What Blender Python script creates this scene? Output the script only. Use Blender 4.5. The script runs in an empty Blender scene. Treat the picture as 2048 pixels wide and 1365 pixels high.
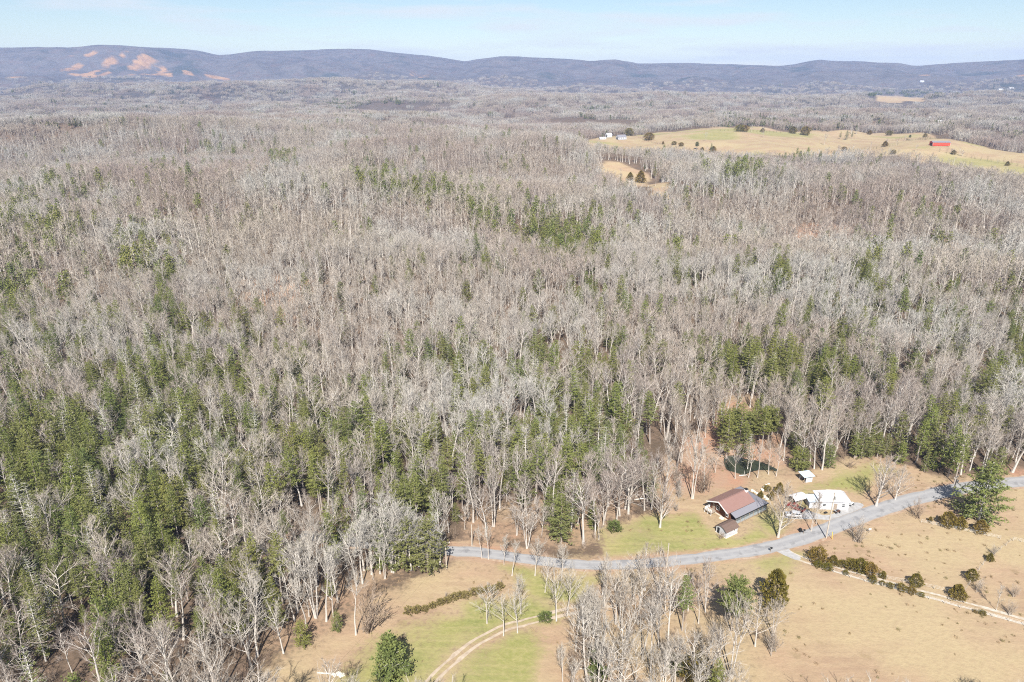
import bpy, math, random
import numpy as np
from mathutils import Vector, Matrix

# ------------------------------------------------------------------ camera, sky, sun, exposure
SC = bpy.context.scene
COL = SC.collection
H = 122.0                      # drone height above the road, metres
FPX = 1384.0                   # focal length in pixels of a 2048 wide frame
HOR = 150.0                    # row of the level horizon in that frame
PITCH = math.atan((682.5 - HOR) / FPX)

cam = bpy.data.cameras.new('camera'); camo = bpy.data.objects.new('camera', cam); COL.objects.link(camo)
camo.location = (0, 0, H); camo.rotation_euler = (math.pi / 2 - PITCH, 0, 0)
cam.sensor_width = 36.0; cam.lens = 36.0 * FPX / 2048.0; cam.clip_start = 1.0; cam.clip_end = 60000.0
SC.camera = camo

SUN_EL = math.radians(47); SUN_AZ_SHADOW = math.radians(3)     # shadows fall almost straight away from the camera
world = bpy.data.worlds.new('World'); SC.world = world; world.use_nodes = True
wn = world.node_tree; wn.nodes.clear()
wo = wn.nodes.new('ShaderNodeOutputWorld'); bg = wn.nodes.new('ShaderNodeBackground')
sky = wn.nodes.new('ShaderNodeTexSky'); sky.sky_type = 'NISHITA'; sky.sun_disc = False
sky.sun_elevation = SUN_EL; sky.sun_rotation = math.pi + SUN_AZ_SHADOW
sky.altitude = 350; sky.air_density = 1.0; sky.dust_density = 0.05; sky.ozone_density = 2.0
tc = wn.nodes.new('ShaderNodeTexCoord'); mp = wn.nodes.new('ShaderNodeMapping'); mp.inputs['Scale'].default_value = (1.8, 1.8, 16.0)
cn = wn.nodes.new('ShaderNodeTexNoise'); cn.inputs['Scale'].default_value = 2.3; cn.inputs['Detail'].default_value = 7
cn.inputs['Roughness'].default_value = 0.55
cr = wn.nodes.new('ShaderNodeMapRange'); cr.inputs['From Min'].default_value = 0.47; cr.inputs['From Max'].default_value = 0.64
cr.inputs['To Max'].default_value = 0.75
cm = wn.nodes.new('ShaderNodeMixRGB'); cm.inputs['Color2'].default_value = (7.6, 7.9, 8.2, 1)
wn.links.new(tc.outputs['Generated'], mp.inputs['Vector']); wn.links.new(mp.outputs['Vector'], cn.inputs['Vector'])
wn.links.new(cn.outputs['Fac'], cr.inputs['Value']); wn.links.new(cr.outputs['Result'], cm.inputs['Fac'])
wn.links.new(sky.outputs['Color'], cm.inputs['Color1']); wn.links.new(cm.outputs['Color'], bg.inputs['Color'])
bg.inputs['Strength'].default_value = 0.058
wn.links.new(bg.outputs['Background'], wo.inputs['Surface'])

sun = bpy.data.lights.new('sun', 'SUN'); suno = bpy.data.objects.new('sun', sun); COL.objects.link(suno)
sun.energy = 5.0; sun.angle = math.radians(0.53); sun.color = (1.0, 0.955, 0.89)
ld = Vector((math.sin(SUN_AZ_SHADOW) * math.cos(SUN_EL), math.cos(SUN_AZ_SHADOW) * math.cos(SUN_EL), -math.sin(SUN_EL)))
suno.rotation_euler = ld.to_track_quat('-Z', 'Y').to_euler()

vs = SC.view_settings; vs.view_transform = 'Standard'; vs.look = 'None'; vs.exposure = 0.98; vs.gamma = 1.0; vs.use_curve_mapping = False
cy = SC.cycles
cy.filter_width = 1.1; cy.max_bounces = 4; cy.diffuse_bounces = 2; cy.glossy_bounces = 2; cy.transmission_bounces = 3; cy.volume_bounces = 1; cy.transparent_max_bounces = 6
cy.use_denoising = False; cy.use_adaptive_sampling = False; cy.caustics_reflective = False; cy.caustics_refractive = False

RNG = np.random.default_rng(11); random.seed(5)

# ------------------------------------------------------------------ numeric helpers
def sstep(a, b, x):
    t = np.clip((np.asarray(x, float) - a) / (b - a), 0, 1); return t * t * (3 - 2 * t)

def _hash(ix, iy, s):
    n = (ix.astype(np.int64) * 374761393 + iy.astype(np.int64) * 668265263 + s * 974711) & 0x7fffffff
    n = ((n ^ (n >> 13)) * 1274126177) & 0x7fffffff
    n = n ^ (n >> 16)
    return (n & 0xffff) / 65535.0

def vnoise(x, y, s=0):
    x = np.asarray(x, float); y = np.asarray(y, float)
    ix = np.floor(x); iy = np.floor(y); fx = x - ix; fy = y - iy
    fx = fx * fx * (3 - 2 * fx); fy = fy * fy * (3 - 2 * fy)
    a = _hash(ix, iy, s); b = _hash(ix + 1, iy, s); c = _hash(ix, iy + 1, s); d = _hash(ix + 1, iy + 1, s)
    return (a * (1 - fx) + b * fx) * (1 - fy) + (c * (1 - fx) + d * fx) * fy

def fbm(x, y, s=0, o=4):
    v = 0; a = .5; n = 0
    for k in range(o):
        v = v + a * vnoise(x * 2 ** k + 17.3 * k, y * 2 ** k - 9.1 * k, s + k); n += a; a *= .5
    return v / n

CP, SP = math.cos(PITCH), math.sin(PITCH)
def ray(px, py):
    u = (np.asarray(px, float) - 1024) / FPX; v = (682.5 - np.asarray(py, float)) / FPX
    return u, CP + v * SP, -SP + v * CP

def proj(x, y, z):
    qz = np.asarray(z, float) - H
    f = np.maximum(y * CP - qz * SP, 1e-3); w = y * SP + qz * CP
    return 1024 + FPX * x / f, 682.5 - FPX * w / f

# skyline of the far ridges: azimuth -> slope
SKY_PTS = [(-600, 104), (-300, 98), (0, 96), (80, 95), (140, 100), (180, 97), (235, 93), (320, 97), (400, 103), (435, 112), (460, 110), (500, 105),
           (600, 102), (700, 99), (760, 103), (860, 112), (910, 120), (930, 124), (960, 118), (1000, 115), (1060, 116), (1120, 120), (1190, 123),
           (1230, 120), (1260, 123), (1275, 127), (1400, 128), (1560, 131), (1590, 129), (1615, 124), (1640, 120), (1660, 123), (1690, 125), (1800, 126),
           (1830, 131), (1870, 128), (2048, 119), (2300, 116), (2700, 122)]
_s = [ray(*p) for p in SKY_PTS]
SKY_AZ = np.array([math.atan2(a, b) for a, b, c in _s]); SKY_TAN = np.array([c / math.hypot(a, b) for a, b, c in _s])

# (pixel x, pixel y, radius m, height m) rolling ground in the woods
_B = [(620, 455, 200, 95, 20), (330, 300, 420, 150, 30), (1000, 345, 260, 110, 18), (150, 430, 160, 85, 14), (1650, 420, 260, 90, 14), (1750, 600, 130, 50, 7), (820, 200, 900, 400, 26), (300, 205, 800, 330, 40),
      (1500, 275, 520, 300, 10), (560, 560, 120, 60, 8), (1250, 215, 700, 350, 20), (1080, 600, 110, 50, 6), (60, 520, 110, 60, 9), (1900, 215, 600, 300, 24)]
BUMPS = []
for bx, by, br, bq, bh in _B:
    a, b, c = ray(bx, by); t = -H / c; BUMPS.append((a * t, b * t, br, bq, bh * 1.5))

def hgt(x, y):
    x = np.asarray(x, float); y = np.asarray(y, float)
    r = np.hypot(x, y); az = np.arctan2(x, y)
    a = sstep(270, 1100, r)
    h = a * (42 * (fbm(x / 520, y / 520, 3, 3) - .5) * 2 + 18 * (fbm(x / 230, y / 230, 8, 3) - .5) * 2)
    for bx, by, br, bq, bh in BUMPS:
        h = h + bh * np.exp(-((x - bx + .35 * (y - by)) / br) ** 2 - ((y - by) / bq) ** 2) * sstep(250, 420, r)
    h = h * (1 - .7 * sstep(4600, 7000, r))
    # a reddish foothill on the near side of the ridge
    fa = np.exp(-((az - math.radians(-10.5)) / .20) ** 2)
    h = h + 70 * fa * sstep(3000, 4500, r) * (1 - sstep(4700, 6000, r)) * (.85 + .3 * fbm(x / 500, y / 500, 21))
    top = H + 7800 * np.interp(az, SKY_AZ, SKY_TAN)
    rr = r + 2000 * (fbm(x / 900, y / 900, 30) - .5) * (1 - sstep(6900, 7700, r)) * sstep(4300, 5400, r)
    t = sstep(4900, 7800, rr)
    wob = 1 + .05 * (fbm(x / 350, y / 350, 41) - .5) * sstep(5000, 6500, r)
    h = h + np.where(r < 7800, t, 1 - .25 * sstep(7800, 11500, r)) * np.maximum(top, 20) * wob
    return h

def ground_at(px, py):
    px = np.atleast_1d(np.asarray(px, float)); py = np.atleast_1d(np.asarray(py, float))
    a, b, c = ray(px, py); hl = np.hypot(a, b)
    ts = np.geomspace(60, 12000, 700); tb = ts[None, :] / hl[:, None]
    below = (H + c[:, None] * tb) < hgt(a[:, None] * tb, b[:, None] * tb)
    below[:, -1] = True; k = np.maximum(below.argmax(1), 1); t0, t1 = ts[k - 1], ts[k]
    for q in range(12):
        m = .5 * (t0 + t1); tb = m / hl
        below = (H + c * tb) < hgt(a * tb, b * tb)
        t1 = np.where(below, m, t1); t0 = np.where(below, t0, m)
    tb = t1 / hl
    return np.stack([a * tb, b * tb], -1)

def G(px, py):
    g = ground_at(px, py)[0]; return float(g[0]), float(g[1])

def GZ(px, py, z=0.0):                       # flat home ground at height z
    a, b, c = ray(px, py); t = (z - H) / c; return float(a * t), float(b * t)

def polyw(pts):
    p = np.array(pts, float); return ground_at(p[:, 0], p[:, 1])

def inside(poly, x, y):
    c = np.zeros(np.shape(x), bool); n = len(poly); j = n - 1
    for i in range(n):
        xi, yi = poly[i]; xj, yj = poly[j]
        m = ((yi > y) != (yj > y)) & (x < (xj - xi) * (y - yi) / ((yj - yi) if yj != yi else 1e-9) + xi)
        c ^= m; j = i
    return c

def segdist(poly, x, y, closed=True):
    d = np.full(np.shape(x), 1e9); n = len(poly)
    for i in range(n if closed else n - 1):
        ax, ay = poly[i]; bx, by = poly[(i + 1) % n]
        vx, vy = bx - ax, by - ay; L = vx * vx + vy * vy + 1e-9
        t = np.clip(((x - ax) * vx + (y - ay) * vy) / L, 0, 1)
        d = np.minimum(d, np.hypot(x - ax - t * vx, y - ay - t * vy))
    return d

def softmask(poly, x, y, w):
    lo = poly.min(0) - 4 * w; hi = poly.max(0) + 4 * w
    out = np.zeros(x.shape); s = (x > lo[0]) & (x < hi[0]) & (y > lo[1]) & (y < hi[1])
    if not s.any(): return out
    xs, ys = x[s], y[s]
    wx = xs + (fbm(xs / (w * 3), ys / (w * 3), 5, 3) - .5) * 3 * w; wy = ys + (fbm(xs / (w * 3), ys / (w * 3), 15, 3) - .5) * 3 * w
    d = segdist(poly, wx, wy); d = np.where(inside(poly, wx, wy), d, -d)
    out[s] = sstep(-w, w, d); return out

# ------------------------------------------------------------------ materials
MATS = {}
def mat(name, col, rough=.85, spec=.25, metal=0.0, var=None, vscale=3.0, objvar=0.0, bump=0.0, bscale=30.0, emit=None, alt=None):
    """plain procedural surface: base colour, noise mottling towards var, per object variation towards alt"""
    m = bpy.data.materials.new(name); m.use_nodes = True; nt = m.node_tree; b = nt.nodes['Principled BSDF']
    b.inputs['Roughness'].default_value = rough; b.inputs['Specular IOR Level'].default_value = spec; b.inputs['Metallic'].default_value = metal
    col4 = (*col, 1); cur = None
    if var is not None:
        t = nt.nodes.new('ShaderNodeTexCoord'); n = nt.nodes.new('ShaderNodeTexNoise'); n.inputs['Scale'].default_value = vscale; n.inputs['Detail'].default_value = 4
        nt.links.new(t.outputs['Object'], n.inputs['Vector'])
        mr = nt.nodes.new('ShaderNodeMapRange'); mr.inputs['From Min'].default_value = .33; mr.inputs['From Max'].default_value = .67
        nt.links.new(n.outputs['Fac'], mr.inputs['Value'])
        mx = nt.nodes.new('ShaderNodeMixRGB'); mx.inputs['Color1'].default_value = col4; mx.inputs['Color2'].default_value = (*var, 1)
        nt.links.new(mr.outputs['Result'], mx.inputs['Fac']); cur = mx.outputs['Color']
        if bump:
            bm = nt.nodes.new('ShaderNodeBump'); bm.inputs['Strength'].default_value = bump
            nb = nt.nodes.new('ShaderNodeTexNoise'); nb.inputs['Scale'].default_value = bscale; nt.links.new(t.outputs['Object'], nb.inputs['Vector'])
            nt.links.new(nb.outputs['Fac'], bm.inputs['Height']); nt.links.new(bm.outputs['Normal'], b.inputs['Normal'])
    if alt is not None:
        oi = nt.nodes.new('ShaderNodeObjectInfo'); mx = nt.nodes.new('ShaderNodeMixRGB')
        if cur is None: mx.inputs['Color1'].default_value = col4
        else: nt.links.new(cur, mx.inputs['Color1'])
        mx.inputs['Color2'].default_value = (*alt, 1); nt.links.new(oi.outputs['Random'], mx.inputs['Fac']); cur = mx.outputs['Color']
    if cur is None: b.inputs['Base Color'].default_value = col4
    else: nt.links.new(cur, b.inputs['Base Color'])
    MATS[name] = m; return m

M_BARK = mat('pale_bark', (.58, .55, .51), .9, .1, var=(.44, .40, .36), vscale=1.5, alt=(.47, .43, .38))
M_TWIG = mat('grey_twigs', (.455, .405, .34), .9, .1, var=(.36, .315, .26), vscale=.35, alt=(.31, .265, .215))
M_TWIGB = mat('brown_brush', (.25, .185, .135), .9, .1, alt=(.32, .25, .19))
M_PBARK = mat('pine_bark', (.30, .25, .21), .9, .1, var=(.40, .36, .32), vscale=2)
M_DEADW = mat('dead_limbs', (.55, .52, .47), .9, .1)
M_NEED = mat('pine_needles', (.125, .158, .034), .75, .2, var=(.185, .205, .05), vscale=.55, alt=(.155, .16, .05))
M_NEED2 = mat('dark_needles', (.10, .13, .04), .75, .2, var=(.155, .175, .05), vscale=.5, alt=(.145, .145, .05))
M_CEDAR = mat('cedar_leaves', (.15, .13, .02), .8, .15, var=(.095, .09, .018), vscale=1.3, alt=(.18, .12, .03))
M_SHRUB = mat('shrub_leaves', (.075, .10, .03), .75, .2, var=(.12, .14, .04), vscale=1.2)
M_WHITE = mat('white_paint', (.80, .80, .79), .6, .3, var=(.72, .72, .70), vscale=1.0)
M_CREAM = mat('cream_block', (.70, .64, .54), .8, .2, var=(.58, .52, .43), vscale=2)
M_GLASS = mat('dark_glass', (.03, .035, .045), .08, .6)
M_BLACK = mat('black_rubber', (.02, .02, .02), .7, .2)
M_STEEL = mat('galvanised_steel', (.55, .58, .60), .4, .5, metal=.6)
M_WOOD = mat('weathered_wood', (.34, .28, .22), .85, .15, var=(.24, .19, .15), vscale=4)
M_POLE = mat('pole_wood', (.50, .45, .38), .85, .15, var=(.38, .33, .27), vscale=3)

def stand_tint(m, tints, scale=.004):
    """trees of one stand share a tint: mixes the base colour by where the tree grows"""
    nt = m.node_tree; b = nt.nodes['Principled BSDF']; src = b.inputs['Base Color'].links[0].from_socket
    oi = nt.nodes.new('ShaderNodeObjectInfo')
    for k, (c, lo, hi, amt) in enumerate(tints):
        mp_ = nt.nodes.new('ShaderNodeMapping'); mp_.inputs['Location'].default_value = (137.0 * k, 71.0 * k, 0); mp_.inputs['Scale'].default_value = (1, 1, 0); nt.links.new(oi.outputs['Location'], mp_.inputs['Vector'])
        n = nt.nodes.new('ShaderNodeTexNoise'); n.inputs['Scale'].default_value = scale * (1 + 1.7 * k); n.inputs['Detail'].default_value = 4; nt.links.new(mp_.outputs['Vector'], n.inputs['Vector'])
        r = nt.nodes.new('ShaderNodeMapRange'); r.inputs['From Min'].default_value = lo; r.inputs['From Max'].default_value = hi; r.inputs['To Max'].default_value = amt; nt.links.new(n.outputs['Fac'], r.inputs['Value'])
        x = nt.nodes.new('ShaderNodeMixRGB'); x.inputs['Color2'].default_value = (*c, 1); nt.links.new(r.outputs['Result'], x.inputs['Fac']); nt.links.new(src, x.inputs['Color1']); src = x.outputs['Color']
    nt.links.new(src, b.inputs['Base Color'])
stand_tint(M_TWIG, [((.30, .235, .20), .45, .62, .75), ((.40, .39, .355), .48, .62, .8), ((.25, .205, .185), .52, .66, .7)])
stand_tint(M_BARK, [((.42, .37, .32), .45, .62, .6)])
stand_tint(M_NEED, [((.175, .17, .04), .45, .62, .6), ((.08, .115, .04), .5, .65, .7)], .02)
stand_tint(M_NEED2, [((.14, .13, .04), .45, .62, .6)], .02)

def ribbed(name, c1, c2, axis, freq, rough=.5, spec=.3):
    """sheet metal, boards or logs: bands across one object axis with matching relief"""
    m = bpy.data.materials.new(name); m.use_nodes = True; nt = m.node_tree; b = nt.nodes['Principled BSDF']
    b.inputs['Roughness'].default_value = rough; b.inputs['Specular IOR Level'].default_value = spec
    t = nt.nodes.new('ShaderNodeTexCoord'); w = nt.nodes.new('ShaderNodeTexWave'); w.bands_direction = axis; w.inputs['Scale'].default_value = freq
    w.inputs['Distortion'].default_value = .15; n = nt.nodes.new('ShaderNodeTexNoise'); n.inputs['Scale'].default_value = 1.1; n.inputs['Detail'].default_value = 5
    nt.links.new(t.outputs['Object'], w.inputs['Vector']); nt.links.new(t.outputs['Object'], n.inputs['Vector'])
    ad = nt.nodes.new('ShaderNodeMath'); ad.operation = 'MULTIPLY_ADD'; ad.inputs[1].default_value = .35; nt.links.new(w.outputs['Fac'], ad.inputs[0]); 
    ml = nt.nodes.new('ShaderNodeMath'); ml.operation = 'MULTIPLY'; ml.inputs[1].default_value = .65; nt.links.new(n.outputs['Fac'], ml.inputs[0]); nt.links.new(ml.outputs[0], ad.inputs[2])
    mx = nt.nodes.new('ShaderNodeMixRGB'); mx.inputs['Color1'].default_value = (*c1, 1); mx.inputs['Color2'].default_value = (*c2, 1)
    nt.links.new(ad.outputs[0], mx.inputs['Fac']); nt.links.new(mx.outputs['Color'], b.inputs['Base Color'])
    bm = nt.nodes.new('ShaderNodeBump'); bm.inputs['Strength'].default_value = .5; bm.inputs['Distance'].default_value = .04
    nt.links.new(w.outputs['Fac'], bm.inputs['Height']); nt.links.new(bm.outputs['Normal'], b.inputs['Normal'])
    MATS[name] = m; return m
M_LOG = ribbed('brown_logs', (.115, .045, .022), (.17, .075, .035), 'Z', 1.3, .7, .2)
M_RBROWN = ribbed('brown_metal_roof', (.20, .115, .097), (.25, .15, .127), 'X', 1.0, .45, .35)
M_RDBROWN = ribbed('dark_brown_shingles', (.11, .075, .06), (.16, .11, .09), 'Y', 2.0, .8, .2)
M_RGREY = ribbed('blue_grey_metal_roof', (.175, .17, .19), (.215, .21, .23), 'X', 1.0, .45, .35)
M_RWHITE = ribbed('white_metal_roof', (.50, .50, .51), (.58, .58, .59), 'X', 1.0, .5, .3)
M_RBLUE = ribbed('pale_blue_tin_roof', (.38, .45, .52), (.46, .52, .58), 'X', 1.2, .5, .35)
M_SIDING = ribbed('white_siding', (.44, .45, .48), (.54, .54, .56), 'Z', 2.6, .6, .3)
M_RED = ribbed('red_barn_boards', (.52, .06, .035), (.62, .085, .05), 'X', 1.0, .7, .2)

# ------------------------------------------------------------------ mesh helpers
class MB:
    def __init__(s): s.v = []; s.f = []; s.m = []; s.n = 0
    def add(s, verts, faces, mi=0):
        o = s.n; s.v.append(np.asarray(verts, float).reshape(-1, 3)); s.n += len(s.v[-1])
        for f in faces: s.f.append(tuple(int(i) + o for i in f)); s.m.append(mi)
    def box(s, x0, x1, y0, y1, z0, z1, mi=0):
        s.add([(x0, y0, z0), (x1, y0, z0), (x1, y1, z0), (x0, y1, z0), (x0, y0, z1), (x1, y0, z1), (x1, y1, z1), (x0, y1, z1)],
              [(0, 3, 2, 1), (4, 5, 6, 7), (0, 1, 5, 4), (1, 2, 6, 5), (2, 3, 7, 6), (3, 0, 4, 7)], mi)
    def slab(s, quad, th, mi=0):
        """a sheet of thickness th hung under four (or more) corner points"""
        q = [Vector(p) for p in quad]; n = (q[1] - q[0]).cross(q[2] - q[0]).normalized()
        if n.z < 0: q.reverse(); n = -n
        k = len(q); low = [p - n * th for p in q]
        fs = [tuple(range(k)), tuple(range(2 * k - 1, k - 1, -1))] + [(i, k + i, k + (i + 1) % k, (i + 1) % k) for i in range(k)]
        s.add([tuple(p) for p in q + low], fs, mi)
    def prism(s, prof, a0, a1, axis='x', mi=0):
        """closed 2-D outline extruded along an axis; outline given in the two other axes"""
        k = len(prof); P = []
        for a in (a0, a1):
            for (p, q) in prof: P.append((a, p, q) if axis == 'x' else (p, a, q) if axis == 'y' else (p, q, a))
        s.add(P, [tuple(range(k - 1, -1, -1)), tuple(range(k, 2 * k))] + [(i, (i + 1) % k, k + (i + 1) % k, k + i) for i in range(k)], mi)
    def tube(s, pts, rad, sides=5, mi=0, cap=True):
        pts = np.asarray(pts, float); n = len(pts); rad = np.broadcast_to(np.asarray(rad, float), (n,))
        d = np.gradient(pts, axis=0); d /= (np.linalg.norm(d, axis=1, keepdims=True) + 1e-9)
        ref = np.array([1., 0, 0]) if abs(d[0, 0]) < .8 else np.array([0, 1., 0])
        u = np.cross(d, ref); u /= (np.linalg.norm(u, axis=1, keepdims=True) + 1e-9); w = np.cross(d, u)
        an = np.arange(sides) * 2 * math.pi / sides
        V = pts[:, None] + rad[:, None, None] * (np.cos(an)[None, :, None] * u[:, None] + np.sin(an)[None, :, None] * w[:, None])
        F = [(i * sides + k, i * sides + (k + 1) % sides, (i + 1) * sides + (k + 1) % sides, (i + 1) * sides + k) for i in range(n - 1) for k in range(sides)]
        if cap: F.append(tuple((n - 1) * sides + k for k in range(sides)))
        s.add(V.reshape(-1, 3), F, mi)
    def mesh(s, name, mats, smooth=False):
        me = bpy.data.meshes.new(name)
        me.from_pydata(np.concatenate(s.v).tolist() if s.v else [], [], s.f)
        for m in (mats if isinstance(mats, (list, tuple)) else [mats]): me.materials.append(m)
        if any(s.m): me.polygons.foreach_set('material_index', s.m)
        if smooth: me.polygons.foreach_set('use_smooth', [True] * len(s.f))
        me.update(); return me

def obj(name, me, parent=None, loc=None, rotz=0.0, scale=None):
    o = bpy.data.objects.new(name, me); COL.objects.link(o)
    if parent is not None: o.parent = parent
    if loc is not None: o.location = loc
    if rotz: o.rotation_euler = (0, 0, rotz)
    if scale is not None: o.scale = (scale,) * 3 if np.isscalar(scale) else scale
    return o
def tag(o, label=None, cat=None, group=None, kind=None):
    if label: o['label'] = label
    if cat: o['category'] = cat
    if group: o['group'] = group
    if kind: o['kind'] = kind
    return o
def part(name, mb, mats, parent, smooth=False): return obj(name, mb.mesh(name, mats, smooth), parent)
def thing(name, label, cat, loc, rotz=0.0, group=None, scale=None): return tag(obj(name, None, None, loc, rotz, scale), label, cat, group)

# ------------------------------------------------------------------ land cover outlines (photo rows and columns dropped onto the ground)
OPEN_HOME = GZP = np.array([GZ(*p) for p in [(470, 1440), (525, 1350), (590, 1300), (650, 1262), (700, 1232), (735, 1190), (800, 1150), (876, 1128), (884, 1090), (960, 1092),
    (1060, 1100), (1150, 1105), (1192, 1095), (1205, 1068), (1262, 1046), (1300, 1015), (1292, 965), (1330, 900), (1410, 845), (1440, 795), (1495, 790),
    (1562, 850), (1580, 935), (1660, 935), (1700, 915), (1780, 912), (1850, 938), (1900, 955), (2000, 950), (2200, 945), (2600, 940), (2800, 1500), (1000, 1500)]])
PASTURE = [np.array([GZ(*p) for p in q]) for q in (
    [(1590, 1128), (1640, 1128), (1720, 1155), (1850, 1190), (2048, 1242), (2700, 1420), (2700, 1700), (1440, 1700), (1485, 1360), (1545, 1290), (1575, 1240), (1565, 1170)],
    [(1600, 1100), (1660, 1082), (1740, 1052), (1830, 1020), (1920, 1000), (2048, 980), (2700, 940), (2700, 1390), (2048, 1232), (1850, 1178), (1700, 1138), (1625, 1112)],
    [(560, 1400), (555, 1345), (650, 1285), (720, 1262), (760, 1200), (850, 1160), (905, 1135), (1000, 1132), (1020, 1160), (990, 1180), (850, 1228), (790, 1250), (720, 1300), (640, 1345)],
    [(960, 1290), (1040, 1265), (1110, 1250), (1135, 1280), (1130, 1400), (1150, 1500), (880, 1500), (900, 1370)],
    [(1560, 960), (1700, 925), (1780, 920), (1860, 945), (1890, 965), (1800, 990), (1700, 1020), (1640, 985), (1570, 985)],
    [(1250, 1040), (1400, 1000), (1440, 1060), (1360, 1080), (1260, 1075)],
    [(900, 1086), (960, 1082), (1010, 1090), (1000, 1104), (905, 1100)])]
GREEN = [np.array([GZ(*p) for p in q]) for q in (
    [(1190, 1112), (1215, 1075), (1330, 1072), (1400, 1078), (1500, 1060), (1550, 1075), (1560, 1082), (1480, 1098), (1330, 1114)],
    [(1490, 1050), (1530, 1020), (1560, 1040), (1550, 1075)],
    [(1590, 980), (1660, 985), (1700, 975), (1740, 960), (1760, 940), (1700, 940), (1640, 970)],
    [(1470, 1122), (1575, 1104), (1610, 1118), (1590, 1140), (1530, 1150), (1480, 1140)],
    [(690, 1400), (700, 1345), (760, 1270), (870, 1222), (960, 1200), (1040, 1190), (1130, 1205), (1120, 1230), (1000, 1260), (900, 1345), (860, 1400)],
    [(1000, 1120), (1150, 1140), (1200, 1145), (1160, 1190), (1040, 1190), (1010, 1160)],
    [(900, 1400), (920, 1350), (1000, 1290), (1080, 1270), (1100, 1320), (1050, 1400)])]
RED = [np.array([GZ(*p) for p in q]) for q in (
    [(1310, 960), (1330, 905), (1410, 850), (1450, 800), (1500, 800), (1560, 860), (1565, 930), (1480, 960), (1400, 990), (1330, 990)],
    [(1530, 1072), (1610, 1046), (1650, 1052), (1570, 1078)],
    [(1420, 1118), (1500, 1112), (1560, 1098), (1500, 1108)],
    [(1840, 1000), (1700, 1022), (1660, 1030), (1740, 1000), (1800, 985)],
    [(2000, 945), (2120, 935), (2200, 950), (2000, 960)])]
FARFIELD = [polyw(q) for q in (
    [(1150, 286), (1200, 276), (1262, 272), (1330, 264), (1420, 257), (1470, 254), (1540, 256), (1650, 264), (1760, 266), (1870, 270), (1890, 278), (1960, 292), (2060, 310), (2300, 330), (2300, 420),
     (2048, 366), (1960, 350), (1890, 330), (1800, 312), (1700, 312), (1620, 316), (1500, 322), (1400, 318), (1300, 312), (1220, 304), (1160, 296)],
    [(1195, 330), (1212, 322), (1250, 326), (1292, 344), (1340, 370), (1336, 398), (1300, 396), (1255, 368), (1206, 356)],
    [(1726, 190), (1760, 191), (1800, 193), (1850, 195), (1852, 202), (1800, 207), (1760, 205)])]
REDFAR = [polyw(q) for q in ([(1590, 452), (1640, 446), (1692, 455), (1680, 478), (1600, 480)], [(500, 570), (640, 560), (640, 640), (520, 620)],
                             [(1880, 470), (1930, 480), (1925, 505), (1880, 500)])]
SCARS = [polyw(q) for q in ([(105, 146), (140, 132), (190, 122), (240, 118), (300, 122), (345, 138), (350, 152), (250, 154), (150, 152)], [(225, 112), (258, 101), (285, 104), (310, 118), (335, 140), (290, 148), (250, 140), (240, 124)],
    [(140, 113), (190, 101), (205, 106), (160, 119)], [(345, 143), (400, 148), (460, 154), (470, 160), (420, 156), (360, 148)], [(815, 143), (840, 145), (870, 152), (850, 158), (822, 152)],
    [(600, 146), (608, 144), (606, 148)], [(0, 152), (40, 154), (30, 157), (0, 156)], [(265, 160), (305, 161), (300, 163), (268, 163)],
    [(1590, 147), (1608, 146), (1606, 150), (1592, 150)], [(1835, 149), (1856, 150), (1850, 153), (1836, 152)], [(2010, 153), (2048, 149), (2048, 153), (2020, 156)])]
POND = np.array([GZ(*p) for p in [(1442, 915), (1452, 906), (1470, 908), (1490, 914), (1512, 917), (1532, 922), (1548, 932), (1572, 938), (1560, 942), (1530, 939), (1505, 943), (1482, 952), (1462, 947), (1448, 935)]])
POND = POND.mean(0) + (POND - POND.mean(0)) * np.array([.85, .80])

# ------------------------------------------------------------------ roads: centre lines
def smooth_line(pts, step=1.5):
    p = np.array(pts, float); P = np.vstack([2 * p[0] - p[1], p, 2 * p[-1] - p[-2]]); out = []
    for i in range(1, len(P) - 2):
        a, b, c, d = P[i - 1], P[i], P[i + 1], P[i + 2]; n = max(2, int(np.linalg.norm(c - b) / step))
        for t in np.arange(n) / n:
            out.append(.5 * ((2 * b) + (-a + c) * t + (2 * a - 5 * b + 4 * c - d) * t * t + (-a + 3 * b - 3 * c + d) * t ** 3))
    out.append(P[-2]); return np.array(out)
ROAD = smooth_line([GZ(*p) for p in [(600, 1070), (700, 1084), (800, 1094), (850, 1098), (893, 1102), (950, 1105), (1000, 1111), (1060, 1119), (1130, 1127), (1200, 1131), (1270, 1129), (1350, 1122), (1430, 1113),
    (1500, 1103), (1560, 1090), (1610, 1075), (1660, 1057), (1710, 1038), (1760, 1020), (1810, 1004), (1860, 991), (1900, 982), (1960, 972), (2010, 967), (2060, 963), (2200, 955), (2400, 950)]])
DRIVE = smooth_line([GZ(*p) for p in [(1556, 1096), (1574, 1104), (1592, 1114), (1620, 1123), (1660, 1136), (1700, 1148), (1760, 1164), (1840, 1186), (1940, 1213), (2048, 1243), (2200, 1286), (2400, 1345)]])
TRACK = smooth_line([GZ(*p) for p in [(760, 1470), (830, 1400), (870, 1356), (905, 1322), (945, 1290), (985, 1267), (1030, 1250), (1080, 1238), (1130, 1224), (1180, 1212), (1230, 1206)]])

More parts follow.
